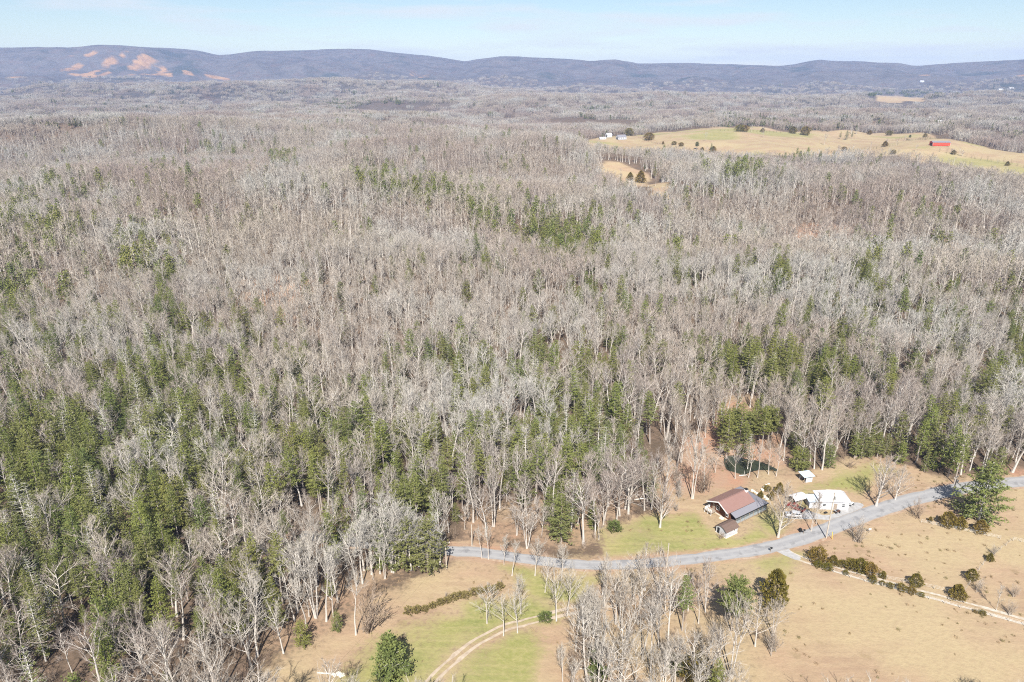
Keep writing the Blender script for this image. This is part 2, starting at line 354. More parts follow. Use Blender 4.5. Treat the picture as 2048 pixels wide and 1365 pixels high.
# ------------------------------------------------------------------ the ground sheet (polar grid, finer near the camera)
az = np.radians(np.concatenate([np.arange(-180, -54, 6.0), np.arange(-54, 54.01, .34), np.arange(60, 180, 6.0)]))
rad = np.concatenate([[8, 16, 28, 42, 58, 72, 82], np.geomspace(90, 12500, 640)])
NA, NR = len(az), len(rad)
RR, AA = np.meshgrid(rad, az, indexing='ij'); GX = RR * np.sin(AA); GY = RR * np.cos(AA)
GH = hgt(GX, GY)
pd = softmask(POND, GX, GY, 2.6); GH = GH - 1.3 * pd
cov = np.zeros((NR, NA, 4)); near = RR < 420
fx, fy = GX.ravel(), GY.ravel()
def paint(polys, w):
    m = np.zeros(fx.shape)
    for q in polys: m = np.maximum(m, softmask(q, fx, fy, w))
    return m.reshape(NR, NA)
openm = softmask(OPEN_HOME, fx, fy, 4).reshape(NR, NA)
pas = paint(PASTURE, 2.2); far = paint(FARFIELD, 9); scar = paint(SCARS, 30)
stre = fbm(GX / 110, GY / 420, 77); scar = scar * sstep(.38, .62, .5 * stre + .5 * fbm(GX / 60, GY / 160, 78))
lit = paint([np.array([GZ(*p) for p in q]) for q in ([(890, 1092), (930, 1030), (1040, 985), (1180, 970), (1280, 960), (1300, 1020), (1200, 1095), (1060, 1100)], [(520, 1350), (580, 1200), (740, 1120), (880, 1100), (884, 1130), (735, 1195), (650, 1270)])], 5)
cov[..., 0] = np.maximum.reduce([pas, .52 * lit, far * sstep(500, 700, RR), .72 * openm])
gr = paint(GREEN + [np.array([GZ(*p) for p in q]) for q in ([(1240, 1070), (1300, 1035), (1380, 1025), (1430, 1050), (1445, 1075), (1340, 1090)], [(1620, 972), (1700, 945), (1780, 930), (1800, 950), (1720, 985)], [(1560, 1000), (1600, 985), (1640, 990), (1600, 1010)])], 4.0) * (.52 + .8 * fbm(GX / 9, GY / 9, 51))
far1 = softmask(FARFIELD[0], fx, fy, 9).reshape(NR, NA)
gr = np.maximum(gr, far1 * (.26 + .5 * sstep(.58, .70, fbm(GX / 130, GY / 60, 9))) * sstep(500, 700, RR))
cov[..., 1] = np.clip(gr, 0, 1)
red = np.maximum.reduce([.85 * paint(RED, 4.5), .38 * lit, paint(REDFAR, 12)])
rd = segdist(ROAD, GX, GY, False); red = np.maximum(red, .7 * (1 - sstep(2.6, 5.5, rd)) * sstep(.42, .6, fbm(GX / 14, GY / 14, 61)))
cov[..., 2] = np.clip(np.maximum(red, scar), 0, 1)
cov[..., 3] = np.maximum(scar, sstep(1700, 3600, RR) * (1 - far))                       # far: tree cover takes over from separate trees
V = np.stack([GX, GY, GH], -1).reshape(-1, 3)
V = np.vstack([V, [[0, 0, 0]]])
def grid_mesh(name, r0, r1, mats, centre=False):
    rows = np.arange(r0, r1)
    idx = (rows[:, None] * NA + np.arange(NA)[None, :])
    a = idx[:-1, :]; b = idx[1:, :]; a2 = np.roll(a, -1, 1); b2 = np.roll(b, -1, 1)
    quads = np.stack([a, a2, b2, b], -1).reshape(-1, 4) - r0 * NA
    verts = V[r0 * NA:r1 * NA]; F = quads.tolist()
    C = cov.reshape(-1, 4)[r0 * NA:r1 * NA]
    if centre:
        verts = np.vstack([verts, [[0, 0, 0]]]); C = np.vstack([C, C[:1]]); k = len(verts) - 1
        F += [(k, (i + 1) % NA, i) for i in range(NA)]
    me = bpy.data.meshes.new(name)
    me.from_pydata(verts.tolist(), [], [tuple(reversed(f)) for f in F])
    at = me.color_attributes.new('cover', 'FLOAT_COLOR', 'POINT'); at.data.foreach_set('color', np.ascontiguousarray(C).ravel())
    me.polygons.foreach_set('use_smooth', [True] * len(me.polygons)); me.materials.append(mats); me.update()
    return me

def ground_material():
    m = bpy.data.materials.new('ground_cover'); m.use_nodes = True; nt = m.node_tree; b = nt.nodes['Principled BSDF']; L = nt.links.new
    b.inputs['Roughness'].default_value = .95; b.inputs['Specular IOR Level'].default_value = .08
    geo = nt.nodes.new('ShaderNodeNewGeometry'); at = nt.nodes.new('ShaderNodeVertexColor'); at.layer_name = 'cover'
    sep = nt.nodes.new('ShaderNodeSeparateColor'); L(at.outputs['Color'], sep.inputs['Color'])
    def noise(scale, det=5, rough=.55, vec=None):
        n = nt.nodes.new('ShaderNodeTexNoise'); n.inputs['Scale'].default_value = scale; n.inputs['Detail'].default_value = det; n.inputs['Roughness'].default_value = rough
        L(vec or geo.outputs['Position'], n.inputs['Vector']); return n.outputs['Fac']
    def rng(f, a, c, lo=0, hi=1):
        r = nt.nodes.new('ShaderNodeMapRange'); r.inputs['From Min'].default_value = a; r.inputs['From Max'].default_value = c
        r.inputs['To Min'].default_value = lo; r.inputs['To Max'].default_value = hi; L(f, r.inputs['Value']); return r.outputs['Result']
    def mix(f, c1, c2):
        x = nt.nodes.new('ShaderNodeMixRGB')
        if isinstance(f, float): x.inputs['Fac'].default_value = f
        else: L(f, x.inputs['Fac'])
        for k, c in (('Color1', c1), ('Color2', c2)):
            if isinstance(c, tuple): x.inputs[k].default_value = (*c, 1)
            else: L(c, x.inputs[k])
        return x.outputs['Color']
    def mul(a, c):
        x = nt.nodes.new('ShaderNodeMath'); x.operation = 'MULTIPLY'; L(a, x.inputs[0])
        if isinstance(c, float): x.inputs[1].default_value = c
        else: L(c, x.inputs[1])
        return x.outputs[0]
    n_big, n_mid, n_fine = noise(.012), noise(.09), noise(.8, 6, .65)
    litter = mix(rng(n_mid, .35, .65), (.11, .082, .058), (.18, .125, .09))
    litter = mix(rng(n_fine, .35, .7), litter, (.08, .06, .042))
    mpn = nt.nodes.new('ShaderNodeMapping'); mpn.inputs['Rotation'].default_value = (0, 0, .55); mpn.inputs['Scale'].default_value = (.05, .55, .2); L(geo.outputs['Position'], mpn.inputs['Vector'])
    n_str = noise(1.0, 5, .6, mpn.outputs['Vector']); n_cl = noise(.32, 3, .5)
    straw = mix(rng(n_mid, .3, .7), (.265, .185, .122), (.335, .235, .155))
    straw = mix(rng(n_str, .42, .66, 0, .65), straw, (.36, .27, .17))
    straw = mix(rng(n_cl, .60, .70, 0, .55), straw, (.205, .15, .085))
    straw = mix(rng(noise(.035, 4), .42, .60, 0, .8), straw, (.35, .28, .165))
    straw = mix(rng(n_fine, .45, .75, 0, .55), straw, (.26, .185, .12))
    green = mix(rng(n_mid, .3, .7), (.15, .175, .05), (.235, .225, .08))
    green = mix(rng(n_str, .45, .68, 0, .5), green, (.30, .25, .125))
    green = mix(rng(n_fine, .4, .7, 0, .6), green, (.33, .28, .14))
    soil = mix(rng(n_fine, .3, .7), (.36, .20, .13), (.29, .165, .11))
    soil = mix(rng(n_mid, .35, .6, 0, .75), soil, (.29, .215, .155))
    # breaks the outlines of the covers at clump scale
    jit = rng(n_fine, .3, .7, -.28, .28)
    def edge(ch, lo=.25, hi=.75):
        x = nt.nodes.new('ShaderNodeMath'); x.operation = 'ADD'; L(ch, x.inputs[0]); L(mul(jit, 1.0), x.inputs[1]); 
        y = nt.nodes.new('ShaderNodeMath'); y.operation = 'MULTIPLY'; L(rng(x.outputs[0], lo, hi), y.inputs[0]); L(rng(ch, 0, .12), y.inputs[1]); return y.outputs[0]
    c = mix(edge(sep.outputs['Red']), litter, straw)
    c = mix(edge(sep.outputs['Green'], .2, .9), c, green)
    c = mix(edge(sep.outputs['Blue'], .2, .9), c, soil)
    # wooded hills far off: crowns too small to tell apart
    wood = mix(rng(noise(.030, 6, .7), .32, .68), (.085, .078, .074), (.15, .132, .124))
    wood = mix(rng(noise(.0065, 5, .65), .46, .62, 0, .75), wood, (.062, .057, .055))
    wood = mix(rng(n_big, .5, .7, 0, .6), wood, (.13, .085, .07))
    wood = mix(rng(noise(.0022, 5, .6), .58, .66, 0, .8), wood, (.035, .045, .035))
    cut = mix(rng(noise(.02, 5), .35, .65), (.40, .235, .11), (.26, .145, .075))
    hillc = mix(rng(sep.outputs['Blue'], .3, .7), wood, cut)
    c = mix(at.outputs['Alpha'], c, hillc)
    L(c, b.inputs['Base Color'])
    bp = nt.nodes.new('ShaderNodeBump'); bp.inputs['Strength'].default_value = .55; bp.inputs['Distance'].default_value = .35; L(n_fine, bp.inputs['Height'])
    bq = nt.nodes.new('ShaderNodeBump'); bq.inputs['Distance'].default_value = 45.0; L(noise(.008, 8, .72), bq.inputs['Height']); L(mul(at.outputs['Alpha'], .8), bq.inputs['Strength'])
    L(bp.outputs['Normal'], bq.inputs['Normal']); L(bq.outputs['Normal'], b.inputs['Normal'])
    return m
M_GROUND = ground_material()
RSPLIT = int(np.searchsorted(rad, 4300))
tag(obj('ground', grid_mesh('ground', 0, RSPLIT + 1, M_GROUND, True)), 'leaf litter, pasture and lawn ground of the valley', kind='structure')
tag(obj('hills', grid_mesh('hills', RSPLIT, NR, M_GROUND)), 'long wooded ridges closing the horizon', kind='structure')

def ribbon(name, line, widths, offs, z, material, kind='structure', jit=0.0, label=None):
    d = np.gradient(line, axis=0); d /= np.linalg.norm(d, axis=1, keepdims=True); n = np.stack([d[:, 1], -d[:, 0]], -1)
    w = np.broadcast_to(np.asarray(widths, float), (len(line),)); s = np.cumsum(np.r_[0, np.linalg.norm(np.diff(line, axis=0), axis=1)])
    k = len(offs); P = []
    for j, o in enumerate(offs):
        e = jit * (vnoise(s / 2.2, s * 0 + j * 7, 91) - .5) * (1 if j in (0, k - 1) else 0)
        q = line + n * (o * w + e)[:, None]; P.append(np.c_[q, np.full(len(q), z + (.03 if 0 < j < k - 1 else 0))])
    Vv = np.stack(P, 1).reshape(-1, 3); N = len(line)
    F = [(i * k + j, (i + 1) * k + j, (i + 1) * k + j + 1, i * k + j + 1) for i in range(N - 1) for j in range(k - 1)]
    mb = MB(); mb.add(Vv, F); o = obj(name, mb.mesh(name, material)); tag(o, label, kind=kind)
    at = o.data.attributes.new('across', 'FLOAT', 'POINT'); at.data.foreach_set('value', np.tile(np.array(offs, np.float32), N))
    n_up = o.data.polygons[0].normal.z
    if n_up < 0: o.data.flip_normals()
    return o
M_ASPH = mat('worn_asphalt', (.235, .232, .235), .9, .2, var=(.275, .272, .272), vscale=.5, bump=.2, bscale=8)
M_GRAV = mat('pale_gravel', (.46, .42, .36), .95, .1, var=(.34, .28, .205), vscale=1.1, bump=.5, bscale=6)
M_GRAVW = mat('white_gravel', (.36, .355, .35), .95, .1, var=(.28, .27, .26), vscale=.9, bump=.5, bscale=6)
M_DIRT = mat('dirt_track', (.32, .255, .19), .95, .1, var=(.42, .35, .27), vscale=.8, bump=.5, bscale=5)
px_of = proj(ROAD[:, 0], ROAD[:, 1], 0 * ROAD[:, 0])[0]
def wear_asphalt(m):
    nt = m.node_tree; b = nt.nodes['Principled BSDF']; src = b.inputs['Base Color'].links[0].from_socket; L = nt.links.new
    a = nt.nodes.new('ShaderNodeAttribute'); a.attribute_name = 'across'
    ab = nt.nodes.new('ShaderNodeMath'); ab.operation = 'ABSOLUTE'; L(a.outputs['Fac'], ab.inputs[0])
    su = nt.nodes.new('ShaderNodeMath'); su.operation = 'SUBTRACT'; su.inputs[1].default_value = .25; L(ab.outputs[0], su.inputs[0]); a2 = nt.nodes.new('ShaderNodeMath'); a2.operation = 'ABSOLUTE'; L(su.outputs[0], a2.inputs[0])
    g = nt.nodes.new('ShaderNodeNewGeometry'); n = nt.nodes.new('ShaderNodeTexNoise'); n.inputs['Scale'].default_value = .35; n.inputs['Detail'].default_value = 5; L(g.outputs['Position'], n.inputs['Vector'])
    r = nt.nodes.new('ShaderNodeMapRange'); r.inputs['From Min'].default_value = .04; r.inputs['From Max'].default_value = .14; r.inputs['To Min'].default_value = .75; r.inputs['To Max'].default_value = 0; L(a2.outputs[0], r.inputs['Value'])
    x = nt.nodes.new('ShaderNodeMixRGB'); x.inputs['Color2'].default_value = (.30, .295, .29, 1); L(r.outputs['Result'], x.inputs['Fac']); L(src, x.inputs['Color1'])
    q = nt.nodes.new('ShaderNodeMapRange'); q.inputs['From Min'].default_value = .56; q.inputs['From Max'].default_value = .64; q.inputs['To Max'].default_value = .6; L(n.outputs['Fac'], q.inputs['Value'])
    y = nt.nodes.new('ShaderNodeMixRGB'); y.inputs['Color2'].default_value = (.16, .158, .16, 1); L(q.outputs['Result'], y.inputs['Fac']); L(x.outputs['Color'], y.inputs['Color1'])
    e = nt.nodes.new('ShaderNodeMapRange'); e.inputs['From Min'].default_value = .42; e.inputs['From Max'].default_value = .5; e.inputs['To Max'].default_value = .7; L(ab.outputs[0], e.inputs['Value'])
    z = nt.nodes.new('ShaderNodeMixRGB'); z.inputs['Color2'].default_value = (.27, .225, .18, 1); L(e.outputs['Result'], z.inputs['Fac']); L(y.outputs['Color'], z.inputs['Color1']); L(z.outputs['Color'], b.inputs['Base Color'])
wear_asphalt(M_ASPH)
M_SHOULD = mat('gravel_shoulder', (.36, .28, .205), .95, .1, var=(.26, .165, .11), vscale=.7)
ribbon('road_shoulder', ROAD, np.interp(px_of, [900, 1200, 1500, 1700, 2050], [4.9, 4.4, 5.1, 6.3, 6.4]), [-.5, 0, .5], .012, M_SHOULD, jit=1.3, label='ragged gravel and soil shoulder of the country road')
ribbon('road', ROAD, np.interp(px_of, [900, 1200, 1500, 1700, 2050], [4.2, 3.7, 4.4, 5.5, 5.6]), [-.5, -.36, -.25, -.12, 0, .12, .25, .36, .5], .05, M_ASPH, jit=.5, label='worn grey two lane country road')
ribbon('gravel_path', DRIVE, 1.15, [-1.2, -.55], .018, M_GRAV, jit=.4, label='pale wheel track of the farm drive')
ribbon('gravel_path', DRIVE, 1.15, [.55, 1.2], .018, M_GRAV, jit=.4, label='pale wheel track of the farm drive')
ribbon('dirt_path', TRACK, 1.0, [-1.25, -.55], .014, M_DIRT, jit=.5, label='pale wheel rut of the meadow track')
ribbon('dirt_path', TRACK, 1.0, [.55, 1.25], .014, M_DIRT, jit=.5, label='pale wheel rut of the meadow track')
def sheet(name, pts, z, material, label, jit=.4):
    p = smooth_line(list(pts) + [pts[0]], 1.0)[:-1]
    if jit: p = p + np.stack([vnoise(p[:, 0] / 1.3, p[:, 1] / 1.3, 71) - .5, vnoise(p[:, 0] / 1.3, p[:, 1] / 1.3, 72) - .5], -1) * jit * 2
    mb = MB(); mb.add(np.c_[p, np.full(len(p), z)], [tuple(range(len(p)))]); o = obj(name, mb.mesh(name, material))
    if o.data.polygons[0].normal.z < 0: o.data.flip_normals()
    return tag(o, label, kind='structure')
sheet('gravel_path', [GZ(*p) for p in [(1567, 1035), (1580, 1024), (1604, 1016), (1622, 1024), (1660, 1030), (1690, 1010), (1716, 1005), (1728, 1012), (1712, 1024), (1686, 1031), (1704, 1037), (1690, 1046), (1664, 1041), (1620, 1039), (1580, 1038)]], .02, M_GRAVW, 'white gravel yard round the white house', .25)
sheet('gravel_path', [GZ(*p) for p in [(1548, 1101), (1574, 1096), (1584, 1104), (1602, 1117), (1590, 1120), (1568, 1110)]], .026, M_GRAVW, 'white gravel mouth of the farm drive', .2)
sheet('footpath', [GZ(*p) for p in [(1462, 1036), (1466, 1034), (1474, 1038), (1483, 1044), (1479, 1046), (1470, 1043)]], .02, M_CREAM, 'pale concrete walk between house and outbuilding', 0)
M_POND = mat('pond_water', (.030, .038, .028), .10, .5, var=(.05, .055, .035), vscale=.25)
sheet('water', POND.mean(0) + (POND - POND.mean(0)) * 1.08, -.42, M_POND, 'dark green still pond below the wood', 0)

# ------------------------------------------------------------------ trees
def grow(rng, p0, d0, length, n, bend, up):
    """points of a limb that starts at p0 along d0, wanders by bend and turns upward by up"""
    p = np.array(p0, float); d = np.array(d0, float); pts = [p.copy()]; st = length / n
    for i in range(n):
        d = d + rng.normal(0, bend, 3) + np.array([0, 0, up]); d /= np.linalg.norm(d); p = p + d * st; pts.append(p.copy())
    return np.array(pts)

def side_dir(rng, d, ang, az):
    d = d / np.linalg.norm(d); ref = np.array([0, 0, 1.]) if abs(d[2]) < .9 else np.array([1., 0, 0])
    u = np.cross(d, ref); u /= np.linalg.norm(u); w = np.cross(d, u)
    return d * math.cos(ang) + (u * math.cos(az) + w * math.sin(az)) * math.sin(ang)

class Tris:
    def __init__(s): s.t = []
    def blade(s, p, q, w, rng):
        """thin tapering twig from p to q"""
        d = q - p; r = rng.normal(0, 1, 3); u = np.cross(d, r); u /= (np.linalg.norm(u) + 1e-9)
        s.t.append((p - u * w, p + u * w, q))
    def into(s, mb, mi=0):
        if s.t:
            a = np.array(s.t).reshape(-1, 3); mb.add(a, np.arange(len(a)).reshape(-1, 3), mi)

def bare_tree(seed, Ht=20., crown=.42, spread=.36, limbs=13, up=.10, ang=(25, 55), leaders=1, twigs=8, detail=2, r0=None, lean=.02):
    """trunk builder, crown builder. detail 2 = near, 1 = middle distance"""
    rng = np.random.default_rng(seed); tr, cw = MB(), MB(); tw = Tris()
    r0 = r0 or .0105 * Ht + .05
    sd = 6 if detail == 2 else 3; wk = 1.0 if detail == 2 else 1.9
    for L in range(leaders):
        a = rng.uniform(0, 2 * math.pi) if leaders == 1 else 2 * math.pi * L / leaders + rng.uniform(-.4, .4)
        tilt = lean if leaders == 1 else rng.uniform(.06, .14)
        d0 = np.array([math.cos(a) * tilt, math.sin(a) * tilt, 1.]); hh = Ht * (.9 if leaders == 1 else rng.uniform(.78, .95))
        base = np.array([math.cos(a), math.sin(a), 0]) * (0 if leaders == 1 else r0 * .7)
        nseg = 9 if detail == 2 else 5
        tp = grow(rng, base, d0, hh, nseg, .035, .02); s = np.linspace(0, 1, nseg + 1)
        rr = r0 * (1 if leaders == 1 else .72) * (1 - .86 * s ** 1.1); rr[0] *= 1.35
        tr.tube(tp, rr * (1 if detail == 2 else 1.15), sd)
        nl = limbs if leaders == 1 else max(5, int(limbs / leaders * 1.3))
        for k in range(nl):
            f = crown + (1 - crown) * (k + rng.uniform(.1, .9)) / nl
            i = min(int(f * nseg), nseg - 1); g = f * nseg - i; p = tp[i] * (1 - g) + tp[i + 1] * g
            rel = (f - crown) / (1 - crown)
            dirv = side_dir(rng, tp[i + 1] - tp[i], math.radians(rng.uniform(*ang) * (1 - .35 * rel)), k * 2.4 + rng.uniform(-.5, .5))
            ll = Ht * spread * (1.08 - .62 * rel) * rng.uniform(.7, 1.15)
            ns = 5 if detail == 2 else 3
            lp = grow(rng, p, dirv, ll, ns, .09, up); rl = rr[i] * .48 * rng.uniform(.7, 1)
            rl = max(rl, .075 if detail == 2 else .085)
            (tr if detail == 2 else cw).tube(lp, np.linspace(rl, rl * .3, ns + 1), 4 if detail == 2 else 3, cap=False)
            nb = rng.integers(6, 9) if detail == 2 else 4
            for b in range(nb):
                fb = .22 + .78 * (b + rng.uniform(0, 1)) / nb; j = min(int(fb * ns), ns - 1); gb = fb * ns - j
                q = lp[j] * (1 - gb) + lp[min(j + 1, ns)] * gb
                db = side_dir(rng, lp[j + 1] - lp[j], math.radians(rng.uniform(22, 52)), rng.uniform(0, 6.28))
                lb = ll * rng.uniform(.26, .46) * (1.2 - .55 * fb)
                if detail == 2:
                    bp = grow(rng, q, db, lb, 3, .12, up * .9); cw.tube(bp, [.046, .036, .026, .012], 3, cap=False)
                else:
                    bp = grow(rng, q, db, lb, 1, .05, up); tw.blade(bp[0], bp[1], .06 * wk / 1.3, rng)
                for t in range(twigs):
                    ft = .15 + .85 * (t + rng.uniform(0, 1)) / twigs; m = len(bp) - 1; j2 = min(int(ft * m), m - 1); gt = ft * m - j2
                    o = bp[j2] * (1 - gt) + bp[j2 + 1] * gt
                    dt = side_dir(rng, bp[j2 + 1] - bp[j2], math.radians(rng.uniform(18, 50)), rng.uniform(0, 6.28)); dt[2] += .18; dt /= np.linalg.norm(dt)
                    lt = rng.uniform(.6, 1.5) * (Ht / 20) ** .5
                    tw.blade(o, o + dt * lt, .019 if detail == 2 else .04, rng)
    tw.into(cw); return tr, cw

def tufts(rng, mb_list, c, size, n, flat=.45, wd=.42):
    """n needle sprays round the point c"""
    for k in range(n):
        o = c + rng.normal(0, size * .45, 3) * np.array([1, 1, flat])
        d = rng.normal(0, 1, 3) * np.array([1, 1, .55]) + np.array([0, 0, .25]); d /= np.linalg.norm(d)
        r = np.cross(d, rng.normal(0, 1, 3)); r /= (np.linalg.norm(r) + 1e-9); s = size * rng.uniform(.55, 1.05)
        mb_list.append((o - r * s * wd, o + r * s * wd, o + d * s))

def pine_tree(seed, Ht=19., bare=.28, Rm=3.4, whorls=17, per=5, dens=1.0, top=.55, detail=2, dead=False):
    rng = np.random.default_rng(seed); tr, cw = MB(), MB(); T = []; lim = Tris()
    tp = grow(rng, (0, 0, 0), (rng.normal(0, .015), rng.normal(0, .015), 1), Ht, 8, .012, .02); s = np.linspace(0, 1, 9)
    rr = (.011 * Ht + .04) * (1 - .92 * s); tr.tube(tp, rr, 6 if detail == 2 else 3)
    for w in range(whorls):
        f = bare + (1 - bare) * (w + rng.uniform(-.25, .25)) / whorls; f = min(max(f, .03), .985)
        i = min(int(f * 8), 7); g = f * 8 - i; p = tp[i] * (1 - g) + tp[i + 1] * g
        rel = (f - bare) / (1 - bare); R = Rm * ((1 - rel) ** top + .06) * (1 if rel > .12 else .8)
        n = per + (rng.random() < .4); a0 = rng.uniform(0, 6.28)
        for k in range(n):
            a = a0 + 6.283 * k / n + rng.normal(0, .22); L = R * rng.uniform(.6, 1.12)
            el = rng.uniform(-.05, .22) + .35 * rel
            d = np.array([math.cos(a) * math.cos(el), math.sin(a) * math.cos(el), math.sin(el)])
            bp = grow(rng, p, d, L, 3, .06, .045)
            if detail == 2 and (dead or rel < .5): tr.tube(bp, [.055, .04, .028, .012] if dead else [.045, .035, .02, .01], 3, cap=False)
            if dead:
                for q in range(4):
                    o = bp[1 + q % 3]; dt = side_dir(rng, bp[-1] - bp[0], .6, rng.uniform(0, 6.28)); lim.blade(o, o + dt * rng.uniform(.4, .9), .022, rng)
            if detail == 2:
                nt = max(2, int(L * 2.6 * dens)); 
                for q in range(nt):
                    if dead and rng.random() < .55: continue
                    ft = .22 + .78 * (q + rng.uniform(0, 1)) / nt; j = min(int(ft * 3), 2); gg = ft * 3 - j
                    tufts(rng, T, bp[j] * (1 - gg) + bp[j + 1] * gg, .60 - .12 * rel, 5, .35, .27)
            else:
                nt = max(1, int(L * 1.1 * dens))
                for q in range(nt):
                    ft = .35 + .65 * (q + rng.uniform(0, 1)) / nt; tufts(rng, T, bp[0] * (1 - ft) + bp[3] * ft, 1.15, 2)
    tufts(rng, T, tp[-1], .5, 8, 1.2)
    a = np.array(T).reshape(-1, 3); cw.add(a, np.arange(len(a)).reshape(-1, 3)); lim.into(tr)
    return tr, cw

def bushy(seed, Ht, R, n=1500, leaf=.2, shape='cone', stem=True):
    """dense evergreen or shrub: sprays spread through an uneven egg shaped volume, thick towards the outside"""
    rng = np.random.default_rng(seed); tr, cw = MB(), MB(); T = []
    tr.tube(grow(rng, (0, 0, 0), (0, 0, 1), Ht * .8, 4, .02, 0), np.linspace(.035 * R + .03, .012, 5), 5)
    lob = rng.uniform(0, 6.28, 5)
    for k in range(5):
        a = lob[k]; z = Ht * rng.uniform(.25, .6); tr.tube(grow(rng, (0, 0, z * .6), (math.cos(a), math.sin(a), .7), R * .8, 3, .1, .1), [.03, .025, .018, .01], 3, cap=False)
    for k in range(n):
        z = rng.random() ** .85; a = rng.uniform(0, 6.28)
        if shape == 'cone': pr = (min(1, z / .10) ** .5) * (1 - z ** 1.6) ** .75
        elif shape == 'drop': pr = math.sin(math.pi * min(1, (z * .93 + .07)) ** .8) ** .7
        else: pr = math.sqrt(max(0, 1 - (2 * z - .9) ** 2 / 1.25))
        lump = 1 + .22 * math.sin(3 * a + lob[0] + 5 * z) + .18 * math.sin(5 * a + lob[1] - 7 * z) + .14 * math.sin(9 * a + 13 * z + lob[2]) + rng.normal(0, .07)
        r = R * pr * lump * (1 - .45 * rng.random() ** 2.2)
        c = np.array([math.cos(a) * r, math.sin(a) * r, .05 * Ht + z * Ht * .95])
        d = np.array([math.cos(a) * .7, math.sin(a) * .7, .9]) + rng.normal(0, .55, 3); d /= np.linalg.norm(d)
        q = np.cross(d, rng.normal(0, 1, 3)); q /= (np.linalg.norm(q) + 1e-9); s = leaf * rng.uniform(.6, 1.3)
        T.append((c - q * s * .5, c + q * s * .5, c + d * s * 1.25))
    a = np.array(T).reshape(-1, 3); cw.add(a, np.arange(len(a)).reshape(-1, 3)); return tr, cw

def brush(seed, Ht, R, stems=16, twigs=5):
    rng = np.random.default_rng(seed); tr, cw = MB(), MB(); tw = Tris()
    for k in range(stems):
        a = rng.uniform(0, 6.28); t = rng.uniform(.1, 1) * R / Ht
        p = grow(rng, (rng.normal(0, R * .15), rng.normal(0, R * .15), 0), (math.cos(a) * t, math.sin(a) * t, 1), Ht * rng.uniform(.6, 1.05), 4, .08, .02)
        tr.tube(p, np.linspace(.045, .012, 5), 3, cap=False)
        for b in range(7):
            j = rng.integers(1, 4); o = p[j] + (p[j + 1] - p[j]) * rng.random(); d = side_dir(rng, p[j + 1] - p[j], rng.uniform(.3, .8), rng.uniform(0, 6.28)); l = rng.uniform(.25, .5) * Ht * .6
            tw.blade(o, o + d * l, .02, rng)
            for q in range(twigs):
                o2 = o + d * l * rng.uniform(.2, 1); d2 = side_dir(rng, d, rng.uniform(.3, .8), rng.uniform(0, 6.28)); tw.blade(o2, o2 + d2 * l * .5, .014, rng)
    tw.into(cw); return tr, cw

# near kinds: (look, trunk mesh, crown mesh, joined mesh)
def two(name, pair, mt, mc):
    tr, cw = pair; a = tr.mesh(name + '_trunk', mt, True); b = cw.mesh(name + '_crown', mc)
    return a, b
def join(name, pair, mt, mc):
    tr, cw = pair; mb = MB()
    for src, mi in ((tr, 0), (cw, 1)):
        o = mb.n; mb.v += src.v; mb.n += src.n; mb.f += [tuple(i + o for i in f) for f in src.f]; mb.m += [mi] * len(src.f)
    return mb.mesh(name, [mt, mc])

BARE_SPEC = [
    ('slender pale bare tree with narrow upswept crown', dict(Ht=20, crown=.45, spread=.36, limbs=13, ang=(18, 38), up=.12)),
    ('broad pale bare tree with wide forking crown', dict(Ht=19, crown=.34, spread=.48, limbs=15, ang=(35, 65), up=.12)),
    ('straight bare tree with small high crown', dict(Ht=23, crown=.58, spread=.32, limbs=12, ang=(25, 48), up=.10)),
    ('forked bare tree with two pale leaders', dict(Ht=20, crown=.40, spread=.38, limbs=15, ang=(22, 46), up=.11, leaders=2)),
    ('grey bare tree with level lower limbs', dict(Ht=18, crown=.26, spread=.42, limbs=16, ang=(48, 82), up=.06)),
    ('bare tree with dense fan of fine twigs', dict(Ht=19, crown=.38, spread=.42, limbs=15, ang=(28, 55), up=.13, twigs=11)),
    ('thin young bare tree with sparse twigs', dict(Ht=13, crown=.35, spread=.30, limbs=10, ang=(25, 50), up=.10, r0=.10)),
    ('bare tree with three trunks', dict(Ht=20, crown=.45, spread=.33, limbs=16, ang=(20, 44), up=.11, leaders=3)),
    ('leaning bare tree with uneven crown', dict(Ht=18, crown=.40, spread=.42, limbs=13, ang=(30, 62), up=.11, lean=.12)),
    ('bare tree with long clean trunk', dict(Ht=22, crown=.52, spread=.38, limbs=13, ang=(28, 55), up=.12)),
]
BARE_SPEC.append(('open grown bare tree with wide dense crown', dict(Ht=13, crown=.16, spread=.58, limbs=24, ang=(25, 70), up=.14, twigs=11, r0=.3)))
BARE = []; BARE_J = []; BARE_M = []
for i, (look, kw) in enumerate(BARE_SPEC):
    p = bare_tree(100 + i, **kw); BARE.append((look, *two('bare_tree', p, M_BARK, M_TWIG), kw['Ht'])); BARE_J.append(join('bare_tree_whole', p, M_BARK, M_TWIG))
    kw2 = dict(kw); kw2['limbs'] = max(8, int(kw['limbs'] * .8)); kw2['twigs'] = 7; kw2['spread'] *= 1.22; kw2['crown'] *= .8
    BARE_M.append(join('bare_tree_far', bare_tree(300 + i, detail=1, **kw2), M_BARK, M_TWIG))
